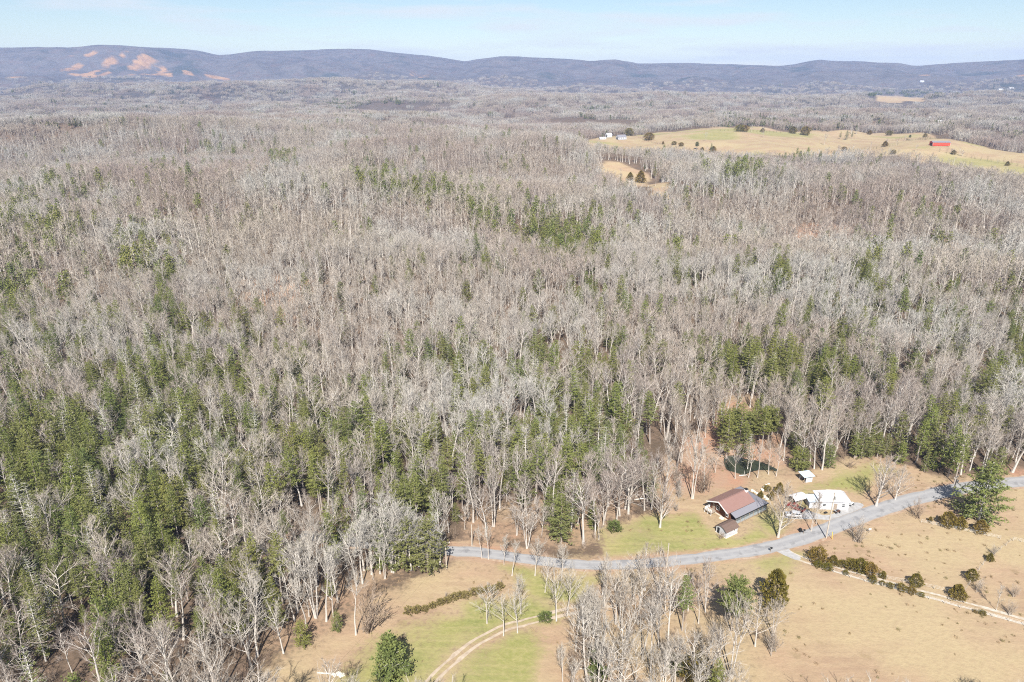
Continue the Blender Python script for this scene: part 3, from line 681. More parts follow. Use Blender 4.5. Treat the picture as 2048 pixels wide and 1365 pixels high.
PINE_SPEC = [
    ('full pine with level tiers of green boughs', dict(Ht=19, bare=.20, Rm=4.2, whorls=17), M_NEED),
    ('pine with bare lower trunk', dict(Ht=22, bare=.45, Rm=3.9, whorls=13), M_NEED),
    ('broad dark pine with drooping skirts', dict(Ht=17, bare=.10, Rm=4.9, whorls=17), M_NEED2),
    ('thin pine with pale dead limbs showing', dict(Ht=20, bare=.18, Rm=4.1, whorls=17, dens=.8, dead=True), M_NEED2),
    ('young bushy pine with low boughs', dict(Ht=11, bare=.06, Rm=3.4, whorls=13), M_NEED),
    ('narrow pointed dark evergreen', dict(Ht=16, bare=.08, Rm=2.9, whorls=18, top=.8), M_NEED2),
]
PINE = []; PINE_J = []; PINE_M = []
for i, (look, kw, mc) in enumerate(PINE_SPEC):
    p = pine_tree(500 + i, **kw); mt = M_DEADW if kw.get('dead') else M_PBARK
    PINE.append((look, *two('pine_tree', p, mt, mc), kw['Ht'])); PINE_J.append(join('pine_tree_whole', p, mt, mc))
    PINE_M.append(join('pine_tree_far', pine_tree(600 + i, detail=1, **{k: v for k, v in kw.items() if k != 'dead'}), M_PBARK, mc))
CEDAR = [two('cedar_tree', bushy(700, 4.2, 1.75, 1700, .26, 'cone'), M_PBARK, M_CEDAR), two('cedar_tree', bushy(701, 4.0, 2.1, 1700, .27, 'round'), M_PBARK, M_CEDAR),
         two('cedar_tree', bushy(702, 4.4, 1.9, 1700, .26, 'drop'), M_PBARK, M_CEDAR)]
SHRUB = [two('shrub', bushy(710, 2.6, 1.5, 1100, .24, 'round'), M_PBARK, M_SHRUB), two('shrub', bushy(711, 3.4, 1.6, 1300, .26, 'drop'), M_PBARK, M_SHRUB)]
BRUSH = [two('brush', brush(720, 3.2, 2.0), M_TWIGB, M_TWIGB), two('brush', brush(721, 4.2, 2.4, 20), M_TWIG, M_TWIG), two('brush', brush(722, 2.0, 1.7, 16), M_TWIGB, M_TWIGB)]
BRUSH_J = [join('brush_whole', brush(730 + k, 2.2 + .5 * k, 1.6, 12, 4), M_TWIGB, M_TWIGB) for k in range(3)]

# far clumps: some two dozen small trees on one patch of ground
def far_clump(seed, n=32, R=14., green=0):
    rng = np.random.default_rng(seed); mb = MB(); T = [Tris(), Tris(), Tris()]
    for k in range(n):
        a = rng.uniform(0, 6.28); r = R * math.sqrt(rng.random()); b = np.array([math.cos(a) * r, math.sin(a) * r, 0]); h = rng.uniform(10.5, 15.5)
        if k < green:
            h *= .95; T[0].blade(b, b + (0, 0, h), .2, rng)
            for q in range(46):
                f = rng.uniform(.15, 1); c = b + np.array([*rng.normal(0, 1.2 * (1.15 - f), 2), h * f]); d = rng.normal(0, 1, 3) * (1, 1, .5); T[2].blade(c, c + d / np.linalg.norm(d) * 1.9, .75, rng)
            continue
        t = b + np.array([rng.normal(0, .5), rng.normal(0, .5), h]); T[0].blade(b, t, .2, rng)
        for q in range(15):
            f = rng.uniform(.35, .85); p = b + (t - b) * f; a2 = rng.uniform(0, 6.28); s = rng.uniform(.25, .8)
            d = np.array([math.cos(a2) * s, math.sin(a2) * s, 1.]); L = h * rng.uniform(.2, .34); e = p + d * L; T[1].blade(p, e, .15, rng)
            for z in range(2):
                p2 = p + d * L * rng.uniform(.2, .8); d2 = d + rng.normal(0, .35, 3); T[1].blade(p2, p2 + d2 * L * .5, .12, rng)
    for i in range(3): T[i].into(mb, i)
    return mb.mesh('far_trees', [M_TWIG, M_TWIG, M_NEED2])
CLUMP = [far_clump(800 + k) for k in range(6)] + [far_clump(820, 32, 14, 4), far_clump(821, 32, 14, 13), far_clump(822, 30, 14, 30)]

# ------------------------------------------------------------------ where the trees stand
EVER = [(150, 960, 230, 230, .40), (60, 1150, 220, 250, .46), (330, 900, 190, 150, .40), (290, 770, 150, 110, .42), (480, 880, 150, 120, .28), (430, 690, 130, 45, .22), (330, 640, 60, 45, .30),
    (120, 690, 60, 50, .32), (40, 560, 70, 80, .28), (20, 640, 50, 80, .32), (15, 430, 50, 60, .4), (700, 900, 120, 130, .38), (850, 880, 250, 110, .36), (1250, 720, 120, 80, .22), (1700, 690, 260, 90, .28), (1900, 780, 140, 80, .30), (1750, 560, 250, 60, .12), (950, 740, 60, 70, .40), (865, 700, 30, 40, .5),
    (1150, 810, 120, 110, .45), (1200, 890, 70, 50, .6), (1000, 950, 150, 60, .42), (1130, 960, 60, 60, .35), (1460, 735, 40, 50, .8), (1540, 750, 70, 60, .6), (1600, 800, 90, 80, .5),
    (1720, 740, 60, 40, .35), (1745, 885, 55, 28, 1.2), (1810, 900, 40, 30, .9), (1890, 895, 70, 55, .7), (1100, 465, 95, 40, .75), (1170, 505, 60, 22, .9), (845, 385, 80, 18, .5), (750, 352, 45, 18, .7),
    (960, 425, 45, 25, .5), (565, 322, 25, 14, .6), (450, 300, 50, 12, .35), (1480, 345, 45, 12, .8), (1590, 312, 60, 8, .6), (1360, 535, 45, 35, .4), (1560, 570, 60, 40, .25), (1840, 610, 120, 60, .16),
    (2040, 680, 25, 70, 1.0), (250, 470, 180, 90, .09), (325, 545, 40, 50, .5), (270, 500, 30, 40, .4), (125, 455, 30, 40, .5), (700, 1020, 60, 50, .5), (840, 985, 60, 40, .35), (520, 1150, 70, 70, .4),
    (340, 1120, 100, 120, .35), (1250, 610, 40, 35, .4), (1170, 600, 30, 30, .4), (820, 545, 25, 25, .5), (950, 525, 35, 20, .6), (100, 380, 80, 20, .25), (330, 350, 40, 14, .3),
    (1840, 430, 60, 12, .3), (1450, 385, 40, 15, .2), (1690, 330, 80, 12, .15), (1750, 520, 40, 30, .25), (680, 208, 70, 8, .5), (1200, 220, 50, 10, .35), (820, 205, 90, 9, .3), (1750, 240, 300, 12, .16),
    (1500, 245, 150, 8, .25), (200, 215, 150, 12, .10), (480, 640, 50, 25, .35), (1080, 720, 30, 30, .4), (1190, 740, 40, 30, .4), (640, 780, 40, 40, .2), (60, 900, 100, 200, .25), (1830, 188, 60, 6, 1.2), (1780, 186, 40, 4, 1.2)]
def ever_p(px, py, k=.86):
    v = np.full(np.shape(px), .03)
    for x, y, a, b, w in EVER: v = v + (w if (y < 520 and 700 < x < 1260) else k * w) * np.exp(-((px - x) / a) ** 2 - ((py - y) / b) ** 2)
    return np.clip(v, 0, .92)

def scatter(r0, r1, sp, azlim=47.0):
    k = int(r1 / sp) + 2; gx, gy = np.meshgrid(np.arange(-k, k + 1), np.arange(-3, k + 1)); gx = gx.ravel().astype(float); gy = gy.ravel().astype(float)
    x = (gx + RNG.uniform(-.48, .48, gx.size) + .5 * (gy % 2)) * sp; y = (gy + RNG.uniform(-.48, .48, gx.size)) * sp
    r = np.hypot(x, y); a = np.degrees(np.arctan2(x, y)); m = (r > r0) & (r <= r1) & (np.abs(a) < azlim); return x[m], y[m]

GROVE = np.array([GZ(*p) for p in [(1090, 1440), (1125, 1330), (1140, 1260), (1185, 1215), (1300, 1200), (1420, 1215), (1500, 1225), (1540, 1250), (1550, 1275), (1500, 1320), (1470, 1360), (1480, 1440)]])
CLEAR_FAR = np.array([(1165, 286), (1262, 270), (1420, 257), (1540, 255), (1760, 264), (1880, 268), (1960, 290), (2100, 315), (2100, 368), (2000, 345), (1890, 320), (1800, 305), (1700, 302), (1600, 306), (1500, 308), (1420, 305), (1330, 300), (1260, 302), (1180, 292)], float)
CLEAR_MID = np.array([(1197, 330), (1212, 321), (1250, 325), (1292, 345), (1340, 370), (1334, 388), (1300, 386), (1255, 360), (1206, 348)], float)
def keep(x, y, h):
    """True where the woods stand: off the fields, the road, the yard and the pond"""
    ok = ~inside(OPEN_HOME, x, y)
    for q in FARFIELD: ok &= ~inside(q, x, y)
    ok &= segdist(ROAD, x, y, False) > 3.8
    for f in (.35, .7, .95):
        px, py = proj(x, y, hgt(x, y) + h * f)
        ok &= ~(inside(CLEAR_FAR, px, py) & (np.hypot(x, y) > 600)); ok &= ~inside(CLEAR_MID, px, py)
        ok &= ~(inside(np.array([(1580, 452), (1690, 448), (1694, 474), (1600, 476)], float), px, py) & (RNG.random(np.shape(x)) < .22)); ok &= ~(inside(np.array([(1728, 191), (1790, 192), (1850, 195), (1850, 203), (1790, 208), (1750, 204)], float), px, py) & (np.hypot(x, y) > 1500))
    return ok

items = []      # every tree of the woods: x, y, height factor, kind (0 bare 1 pine), variant, band
for band, (r0, r1, sp) in enumerate([(78, 430, 4.3), (430, 1400, 5.3)]):
    x, y = scatter(r0, r1, sp)
    m = keep(x, y, 14.); x, y = x[m], y[m]
    cpx, cpy = proj(x, y, hgt(x, y) + 8)
    # thin wood along the road and open floor on the warm slope
    thin = (np.exp(-((cpx - 1040) / 120) ** 2 - ((cpy - 1040) / 45) ** 2) * .55 + np.exp(-((cpx - 1300) / 60) ** 2 - ((cpy - 880) / 50) ** 2) * .5
            + np.exp(-((cpx - 560) / 90) ** 2 - ((cpy - 600) / 40) ** 2) * .35)
    gap = sstep(.30, .42, fbm(x / 24, y / 24, 33))
    m = RNG.random(x.size) > np.clip(thin + .55 * (1 - gap), 0, .9); x, y, cpx, cpy = x[m], y[m], cpx[m], cpy[m]
    pe = ever_p(cpx, cpy) * np.where(fbm(x / 38, y / 38, 44) > .46, 1.15, .8)
    k = (RNG.random(x.size) < pe).astype(int)
    bv = RNG.choice(10, x.size, p=[.15, .10, .13, .11, .08, .12, .13, .05, .06, .07]); pv = RNG.choice(len(PINE), x.size, p=[.26, .20, .18, .14, .12, .10])
    sc = np.where(k == 1, .54, .46) + .50 * RNG.random(x.size) ** .8
    items.append(np.stack([x, y, sc, k, np.where(k == 1, pv, bv), np.full(x.size, band)], -1))
xg, yg = scatter(85, 240, 4.2); m = inside(GROVE, xg, yg); xg, yg = xg[m], yg[m]
gpx, gpy = proj(xg, yg, 8.0); m = (RNG.random(xg.size) < .85) & (np.hypot(gpx - 1462, (gpy - 1215) * .8) > 52) & (np.hypot(gpx - 1368, (gpy - 1215) * .8) > 36); xg, yg = xg[m], yg[m]
items.append(np.stack([xg, yg, RNG.uniform(.50, .82, xg.size), (RNG.random(xg.size) < .04).astype(float), RNG.integers(0, 6, xg.size), np.zeros(xg.size)], -1))
T = np.concatenate(items); TR = np.hypot(T[:, 0], T[:, 1]); TRZ = RNG.uniform(0, 2 * math.pi, len(T)); TH = hgt(T[:, 0], T[:, 1])
TW = np.where(T[:, 3] == 1, RNG.uniform(.68, 1.12, len(T)), RNG.uniform(.95, 1.5, len(T)) * np.where(T[:, 5] == 1, 1.12, 1.0))
ppx, ppy = proj(T[:, 0], T[:, 1], TH + 9 * T[:, 2])
inview = (ppx > -5) & (ppx < 2053) & (ppy < 1372) & (ppy > 0)
def nearest(kind, n):
    s = np.where((T[:, 3] == kind) & inview & (T[:, 5] == 0))[0]; return s[np.argsort(np.hypot(TR[s], H))][:n]

def place_tree(name, look, me_t, me_c, x, y, s, rz, label, cat, group, z=0.0):
    e = thing(name, label, cat, (x, y, z - .05), rz, group, s)
    obj('trunk', me_t, e); obj('crown', me_c, e); return e

solo = np.zeros(len(T), bool)
def habitat(x, y):
    if inside(GROVE, np.array([x]), np.array([y]))[0]: return 'in the roadside grove', 'trees of the small grove'
    px, py = proj(x, y, 0.0)
    if px < 1180: return 'in the meadow wood', 'trees of the mixed wood by the meadow'
    return 'in the pond wood', 'trees of the wood behind the pond'
def place_label(look, i):
    hb, gp = habitat(T[i, 0], T[i, 1]); g = 'grove' in hb; x, y = np.array([T[i, 0]]), np.array([T[i, 1]])
    de = segdist(OPEN_HOME, x, y)[0]; dr = segdist(ROAD, x, y, False)[0]
    if not g:
        if dr < 16: hb, gp = 'in the wood near the road', 'trees of the wood near the road'
        elif de < 9: hb = hb.replace('in the', 'at the edge of the')
        elif de > 60: hb = hb.replace('in the', 'deep in the')
    lo, hi = (.58, .74) if g else (.66, .80); size = 'short ' if T[i, 2] < lo else 'large ' if T[i, 2] > hi else ''
    return size + look + ' ' + hb, gp
for i in nearest(0, 262):
    solo[i] = True; look, a, b, ht = BARE[int(T[i, 4])]; lb, gp = place_label(look, i)
    place_tree('bare_tree', look, a, b, T[i, 0], T[i, 1], (T[i, 2] * TW[i], T[i, 2] * TW[i], T[i, 2]), TRZ[i], lb, 'tree', 'bare ' + gp, TH[i])
for i in nearest(1, 290):
    solo[i] = True; look, a, b, ht = PINE[int(T[i, 4])]; lb, gp = place_label(look, i)
    place_tree('pine_tree', look, a, b, T[i, 0], T[i, 1], (T[i, 2] * TW[i], T[i, 2] * TW[i], T[i, 2]), TRZ[i], lb, 'pine tree', 'pine ' + gp, TH[i])

def scatter_object(name, pts, rz, sc, vid, meshes, label, wide=None):
    """one mass of growth: points that carry turn, size and kind, grown into plants by geometry nodes"""
    me = bpy.data.meshes.new(name); me.from_pydata(pts.tolist(), [], [])
    n_ = len(pts); wide = np.ones(n_) if wide is None else wide; tl = RNG.normal(0, .045, (n_, 2))
    for n, t, d in (('turn', 'FLOAT', rz), ('tilt_x', 'FLOAT', tl[:, 0]), ('tilt_y', 'FLOAT', tl[:, 1]), ('size', 'FLOAT', sc), ('girth', 'FLOAT', sc * wide), ('which', 'INT', vid)):
        me.attributes.new(n, t, 'POINT').data.foreach_set('value', np.asarray(d).astype(np.int32 if t == 'INT' else np.float32))
    o = tag(obj(name, me), label, kind='stuff')
    src = bpy.data.collections.new(name + '_kinds')
    for k, m_ in enumerate(meshes): src.objects.link(bpy.data.objects.new('%s_kind_%02d' % (name, k), m_))
    ng = bpy.data.node_groups.new(name, 'GeometryNodeTree')
    ng.interface.new_socket('Geometry', in_out='INPUT', socket_type='NodeSocketGeometry'); ng.interface.new_socket('Geometry', in_out='OUTPUT', socket_type='NodeSocketGeometry')
    N = ng.nodes; L = ng.links.new; gi = N.new('NodeGroupInput'); go = N.new('NodeGroupOutput'); ip = N.new('GeometryNodeInstanceOnPoints'); ci = N.new('GeometryNodeCollectionInfo')
    ci.inputs['Collection'].default_value = src; ci.inputs['Separate Children'].default_value = True; ci.inputs['Reset Children'].default_value = True
    def at(nm, ty):
        a = N.new('GeometryNodeInputNamedAttribute'); a.data_type = ty; a.inputs['Name'].default_value = nm; return a.outputs['Attribute']
    cb = N.new('ShaderNodeCombineXYZ'); L(at('turn', 'FLOAT'), cb.inputs['Z']); L(at('tilt_x', 'FLOAT'), cb.inputs['X']); L(at('tilt_y', 'FLOAT'), cb.inputs['Y']); er = N.new('FunctionNodeEulerToRotation'); L(cb.outputs[0], er.inputs[0])
    ip.inputs['Pick Instance'].default_value = True
    L(gi.outputs[0], ip.inputs['Points']); L(ci.outputs[0], ip.inputs['Instance']); L(at('which', 'INT'), ip.inputs['Instance Index']); L(er.outputs[0], ip.inputs['Rotation']); cs = N.new('ShaderNodeCombineXYZ'); gz = at('girth', 'FLOAT'); L(gz, cs.inputs['X']); L(gz, cs.inputs['Y']); L(at('size', 'FLOAT'), cs.inputs['Z']); L(cs.outputs[0], ip.inputs['Scale'])
    L(ip.outputs['Instances'], go.inputs[0])
    md = o.modifiers.new('grow', 'NODES'); md.node_group = ng; return o
P3 = np.stack([T[:, 0], T[:, 1], TH - .05], -1)
for kind, nm, mj, mm, lb in ((0, 'bare_forest', BARE_J, BARE_M, 'leafless grey forest covering the slopes'), (1, 'pine_forest', PINE_J, PINE_M, 'green pines scattered through the leafless forest')):
    s = (T[:, 3] == kind) & ~solo
    scatter_object(nm, P3[s], TRZ[s], T[s, 2], np.where(T[s, 5] == 0, T[s, 4], T[s, 4] + len(mj)), mj + mm, lb, TW[s])
x, y = scatter(90, 900, 8.5); m = keep(x, y, 4.); x, y = x[m], y[m]; cpx, cpy = proj(x, y, hgt(x, y) + 2)
m = RNG.random(x.size) < .10 + .9 * np.clip(ever_p(cpx, cpy), 0, .6) * np.where(fbm(x / 30, y / 30, 45) > .48, 1.5, .5); x, y = x[m], y[m]
scatter_object('shrubbery', np.stack([x, y, hgt(x, y) - .05], -1), RNG.uniform(0, 6.28, x.size), RNG.uniform(.22, .5, x.size), RNG.choice([0, 2, 4, 5], x.size), PINE_J, 'low green seedlings and evergreen understory of the forest')
# undergrowth on the floor of the near wood
x, y = scatter(78, 330, 7.0); m = (keep(x, y, 2.) | (inside(GROVE, x, y))) & (fbm(x / 20, y / 20, 55) > .42); x, y = x[m], y[m]
scatter_object('undergrowth', np.stack([x, y, hgt(x, y) - .03], -1), RNG.uniform(0, 6.28, x.size), RNG.uniform(.6, 1.4, x.size), RNG.integers(0, 3, x.size), BRUSH_J, 'brown leafless undergrowth below the trees')
TUFT = []
for k in range(3):
    rg = np.random.default_rng(900 + k); tt = Tris(); mb = MB()
    for q in range(26):
        a_ = rg.uniform(0, 6.28); b_ = np.array([rg.normal(0, .22), rg.normal(0, .22), 0]); tt.blade(b_, b_ + np.array([math.cos(a_) * .22, math.sin(a_) * .22, rg.uniform(.2, .55)]), .035, rg)
    tt.into(mb); TUFT.append(mb.mesh('tuft', [mat('dry_tuft_%d' % k, ((.30, .215, .13), (.235, .17, .09), (.24, .20, .10))[k], .9, .1)]))
x, y = scatter(95, 290, 1.9); m = inside(OPEN_HOME, x, y) & (segdist(ROAD, x, y, False) > 3.6) & (segdist(DRIVE, x, y, False) > 1.8) & (segdist(TRACK, x, y, False) > 1.8) & ~inside(POND, x, y) & (RNG.random(x.size) < .05 + .25 * sstep(.5, .66, fbm(x / 16, y / 16, 66)))
m &= ~((x > 80) & (x < 106) & (y > 171) & (y < 184)) & ~((np.hypot(x - 65, y - 174) < 11))
x, y = x[m], y[m]
scatter_object('grass', np.stack([x, y, 0 * x - .02], -1), RNG.uniform(0, 6.28, x.size), RNG.uniform(.6, 1.5, x.size), RNG.integers(0, 3, x.size), TUFT, 'dry grass tufts over the pasture and verges')
# far woods
x, y = scatter(1400, 5600, 23.0, 46.0); m = keep(x, y, 13.); x, y = x[m], y[m]; r = np.hypot(x, y)
m = (RNG.random(x.size) < np.interp(r, [1400, 2200, 4000, 5600], [.95, .78, .5, .12])) & (fbm(x / 130, y / 130, 88) > .33); x, y = x[m], y[m]
cpx, cpy = proj(x, y, hgt(x, y) + 8); pe = ever_p(cpx, cpy); u = RNG.random(x.size)
vid = np.where(u < np.clip(pe - .25, 0, 1) * 1.3, 8, np.where(u < pe * .8, 7, np.where(u < pe * 1.6 + .06, 6, RNG.integers(0, 6, x.size))))
scatter_object('distant_forest', np.stack([x, y, hgt(x, y) - .3], -1), RNG.uniform(0, 6.28, x.size), RNG.uniform(.9, 1.12, x.size), vid, CLUMP, 'hazy leafless woods reaching to the hills')

# ------------------------------------------------------------------ single trees, shrubs and hedges that can be told apart
def top_z(x, y, py):                         # height at which the upright through (x, y) meets a photo row
    v = (682.5 - py) / FPX; return H + y * (v * CP - SP) / (CP + v * SP)
def spot(bx, by, ty):
    x, y = GZ(bx, by) if by > 560 else G(bx, by); z = float(hgt(x, y)); return x, y, z, max(.8, float(top_z(x, y, ty)) - z)
def single(kind, v, bx, by, ty, label, group=None, wide=1.0, cat=None):
    x, y, z, h = spot(bx, by, ty); rz = random.uniform(0, 6.28)
    if kind == 'bare': look, a, b, ht = BARE[v]; nm, ct = 'bare_tree', 'tree'
    elif kind == 'pine': look, a, b, ht = PINE[v]; nm, ct = 'pine_tree', 'pine tree'
    elif kind == 'cedar': (a, b), ht, nm, ct = CEDAR[v], (4.2, 4.0, 4.4)[v], 'cedar_tree', 'cedar'
    elif kind == 'shrub': (a, b), ht, nm, ct = SHRUB[v], (2.6, 3.4)[v], 'shrub', 'shrub'
    else: (a, b), ht, nm, ct = BRUSH[v], (3.2, 4.2, 2.0)[v], 'leafless_bush', 'bush'
    s = h / ht
    e = thing(nm, label, cat or ct, (x, y, z - .05), rz, group, (s * wide, s * wide, s)); obj('trunk', a, e); obj('crown', b, e); return e
UMB = two('pine_tree', pine_tree(560, Ht=14, bare=.45, Rm=4.6, whorls=12, per=8, top=.32, dens=1.9), M_PBARK, M_NEED2)
PINE.append(('broad domed pine', *UMB, 14))
BIGP = two('pine_tree', pine_tree(561, Ht=16, bare=.05, Rm=5.6, whorls=18, per=6, top=.6, dens=1.15), M_DEADW, M_NEED)
PINE.append(('wide spreading pine', *BIGP, 16))
FIR = two('pine_tree', pine_tree(562, Ht=8, bare=.02, Rm=3.4, whorls=14, per=8, top=.7, dens=1.3), M_DEADW, M_NEED2)
PINE.append(('stout meadow evergreen', *FIR, 8))

for a in [
    ('bare', 10, 1752, 1012, 922, 'broad spreading bare tree beside the road past the white house'),
    ('bare', 10, 1790, 1000, 942, 'smaller bare tree close behind the broad roadside yard tree'),
    ('bare', 10, 1556, 1075, 985, 'wide bare tree on the lawn between log house and white gravel'),
    ('bare', 3, 1622, 1063, 1002, 'forked bare tree on the verge in front of the white house'),
    ('bare', 6, 1632, 1049, 985, 'slim bare tree at the edge of the white gravel yard'),
    ('bare', 10, 1320, 1055, 975, 'low branching bare tree alone on the green lawn'),
    ('bare', 3, 1385, 998, 868, 'tall forked pale tree beside the log house'),
    ('bare', 8, 1408, 984, 900, 'leaning pale tree between the log house and the pond'),
    ('bare', 4, 1430, 946, 888, 'bare tree with level limbs over the pond end'),
    ('bare', 0, 1332, 972, 868, 'slender pale tree on the red slope above the lawn'),
    ('bare', 9, 1303, 1019, 905, 'tall pale trunk at the corner of wood and lawn'),
    ('bare', 4, 1233, 1043, 940, 'pale bare tree at the wood edge beside a green bush'),
    ('bare', 8, 1537, 949, 886, 'small forked bare tree on the bank of the pond'),
    ('bare', 5, 1470, 958, 895, 'twiggy bare tree in front of the pond'), ('bare', 0, 1515, 956, 890, 'slim bare tree in front of the pond'), ('bare', 5, 1552, 953, 893, 'bushy bare tree at the dam end of the pond'),
    ('bare', 8, 1497, 955, 893, 'crooked bare tree at the dam of the pond'),
    ('bare', 0, 1644, 940, 822, 'tall bare tree behind the pale roofed shed'),
    ('bare', 5, 1628, 938, 845, 'twiggy bare tree behind the pale roofed shed'),
    ('bare', 1, 1584, 877, 812, 'fan crowned bare tree on the slope above the pond'),
    ('bare', 9, 1555, 868, 790, 'straight bare tree above the pond beside dark pines'),
    ('bare', 0, 1600, 905, 840, 'slim bare tree between pond and pine edge'),
    ('bare', 2, 1462, 868, 760, 'thin straight trunk on the warm slope over the pond'),
    ('bare', 2, 1500, 815, 730, 'thin pale tree at the head of the red slope'),
    ('bare', 6, 1480, 805, 735, 'young pale tree at the head of the red slope'),
    ('bare', 9, 1390, 905, 800, 'tall pale tree on the red slope beside the pines'),
    ('bare', 3, 1362, 925, 830, 'forked pale tree on the red slope'),
    ('bare', 4, 974, 1247, 1163, 'gnarled bare tree beside the meadow track'),
    ('bare', 8, 1007, 1272, 1200, 'crooked dead tree leaning over the meadow track'),
    ('bare', 1, 1035, 1266, 1188, 'bare tree casting limbs over the track ruts'),
    ('bare', 1, 1113, 1243, 1148, 'spreading bare tree at the bend of the meadow track'),
    ('bare', 5, 1134, 1232, 1138, 'twiggy bare tree behind the track bend'),
    ('bare', 3, 1042, 1228, 1150, 'forked bare tree on the meadow side of the track'),
    ('bare', 2, 1024, 1152, 1083, 'tall thin bare tree on the road verge'),
    ('bare', 2, 964, 1117, 1056, 'straight roadside tree with small high crown'),
    ('bare', 9, 977, 1119, 1052, 'straight clean trunk beside the road'),
    ('bare', 6, 1008, 1130, 1070, 'young bare tree on the road verge'),
    ('bare', 5, 1070, 1152, 1080, 'fine twigged bare tree below the road'),
    ('bare', 5, 1122, 1162, 1090, 'fan shaped bare tree below the road'),
    ('bare', 8, 1090, 1185, 1118, 'leaning bare tree below the road'),
    ('bare', 0, 1205, 1190, 1108, 'narrow bare tree between the track and the road'),
    ('bare', 0, 1290, 1182, 1092, 'upswept bare tree at the road edge of the grove'),
    ('bare', 3, 1318, 1186, 1090, 'forked bare tree at the road edge of the grove'),
    ('bare', 2, 712, 1270, 1150, 'lone white trunk standing out on the meadow corner'),
    ('bare', 7, 632, 1236, 1082, 'clump of white trunks rising from one foot at the meadow'),
    ('bare', 2, 653, 1243, 1108, 'white trunk beside the clump of white trunks'),
    ('bare', 6, 667, 1235, 1135, 'thin grey tree behind the clump of white trunks'),
    ('bare', 3, 770, 1158, 1075, 'forked pale tree at the wood edge above the straw bank'),
    ('bare', 3, 1462, 1357, 1198, 'pair of tall white trunks at the pasture corner of the grove'),
    ('bare', 4, 1510, 1293, 1192, 'wide low branching tree at the pasture edge of the grove'),
    ('bare', 4, 1415, 1366, 1288, 'stout broken crowned tree at the front of the grove'),
    ('bare', 1, 1242, 1363, 1232, 'big pale oak with fan of limbs in the grove'),
    ('bare', 0, 1166, 1276, 1168, 'narrow white trunk at the meadow edge of the grove'),
    ('bare', 0, 1193, 1296, 1188, 'slender tree beside the narrow white trunk of the grove'),
    ('bare', 2, 1337, 1347, 1160, 'tallest straight trunk inside the grove'),
    ('bare', 9, 1301, 1345, 1215, 'curved pale trunk inside the grove'),
    ('bare', 6, 1610 - 0, 1226, 1185, 'spare')][:-1]:
    single(*a)
for i in range(16):
    px_ = 745 + i * 9 + random.uniform(-4, 4); py_ = 1140 - (px_ - 745) * .09 + random.uniform(-8, 10); k_ = i in (3, 8, 12)
    single('pine' if k_ else 'bare', random.choice([0, 2]) if k_ else random.choice([0, 1, 3, 5, 9]), px_, py_, py_ - random.uniform(78, 108), ('pine' if k_ else 'pale bare tree') + ' in the row hiding the far end of the road', 'trees hiding the road end', wide=random.uniform(1.1, 1.5))
for i in range(26):
    px_, py_ = random.choice([(1340, 940), (1380, 900), (1420, 860), (1455, 825), (1530, 830), (1545, 885), (1350, 975), (1575, 915)]); px_ += random.uniform(-28, 28); py_ += random.uniform(-22, 22)
    single('bare', random.choice([0, 2, 3, 5, 6, 8, 9]), px_, py_, py_ - random.uniform(62, 95), 'pale bare tree scattered on the open leaf covered slope round the pond', 'scattered trees of the open slope')
for i in range(16):
    px_, py_ = random.choice([(1340, 940), (1390, 890), (1430, 860), (1540, 850), (1560, 905), (1350, 980), (1310, 990)]); px_ += random.uniform(-30, 30); py_ += random.uniform(-22, 22)
    single('brush', random.choice([0, 1]), px_, py_, py_ - random.uniform(16, 30), 'leafless bush scattered on the open leaf covered slope round the pond', 'scattered bushes of the open slope')
for bx, by, ty, w in [(1992, 1221, 1170, 1.0)]: single('bare', 6, bx, by, ty, 'pale sapling standing alone beside the farm drive')
for bx, by, ty, v, lb in [(2018, 1229, 1205, 1, 'grey bush beside the sapling on the pasture'), (1957, 1185, 1160, 1, 'grey twiggy bush by the fence corner'), (2026, 1193, 1172, 1, 'grey tangle of twigs on the far pasture'),
        (1988, 1110, 1092, 1, 'grey thorn bush on the fence line'), (1834, 1036, 1003, 0, 'leafless roadside bush below the utility pole'), (1714, 1083, 1040, 1, 'leafless thicket below the road opposite the white house'),
        (740, 1262, 1188, 0, 'brown leafless thicket on the straw bank'), (1698, 934, 918, 2, 'pale heap of cut branches at the wood edge'), (806, 1278, 1268, 2, 'small grey bush on the meadow'),
        (1150, 1345, 1290, 0, 'brown thicket at the meadow edge of the grove'), (1170, 1318, 1270, 0, 'brown thicket behind the meadow edge of the grove'), (1440, 1078, 1066, 2, 'small leafless bush on the lawn by the outbuilding'),
        (1352, 1022, 1006, 1, 'grey bush on the lawn beside the log house'), (1545, 1305, 1262, 1, 'sprawling grey bush at the pasture edge of the grove'), (1330, 1005, 985, 0, 'brown bush at the lawn corner'),
        (1405, 985, 935, 0, 'brown leafless thicket below the pond dam'), (1455, 1012, 996, 2, 'small leafless bush')][:-1]:
    single('brush', v, bx, by, ty, lb)
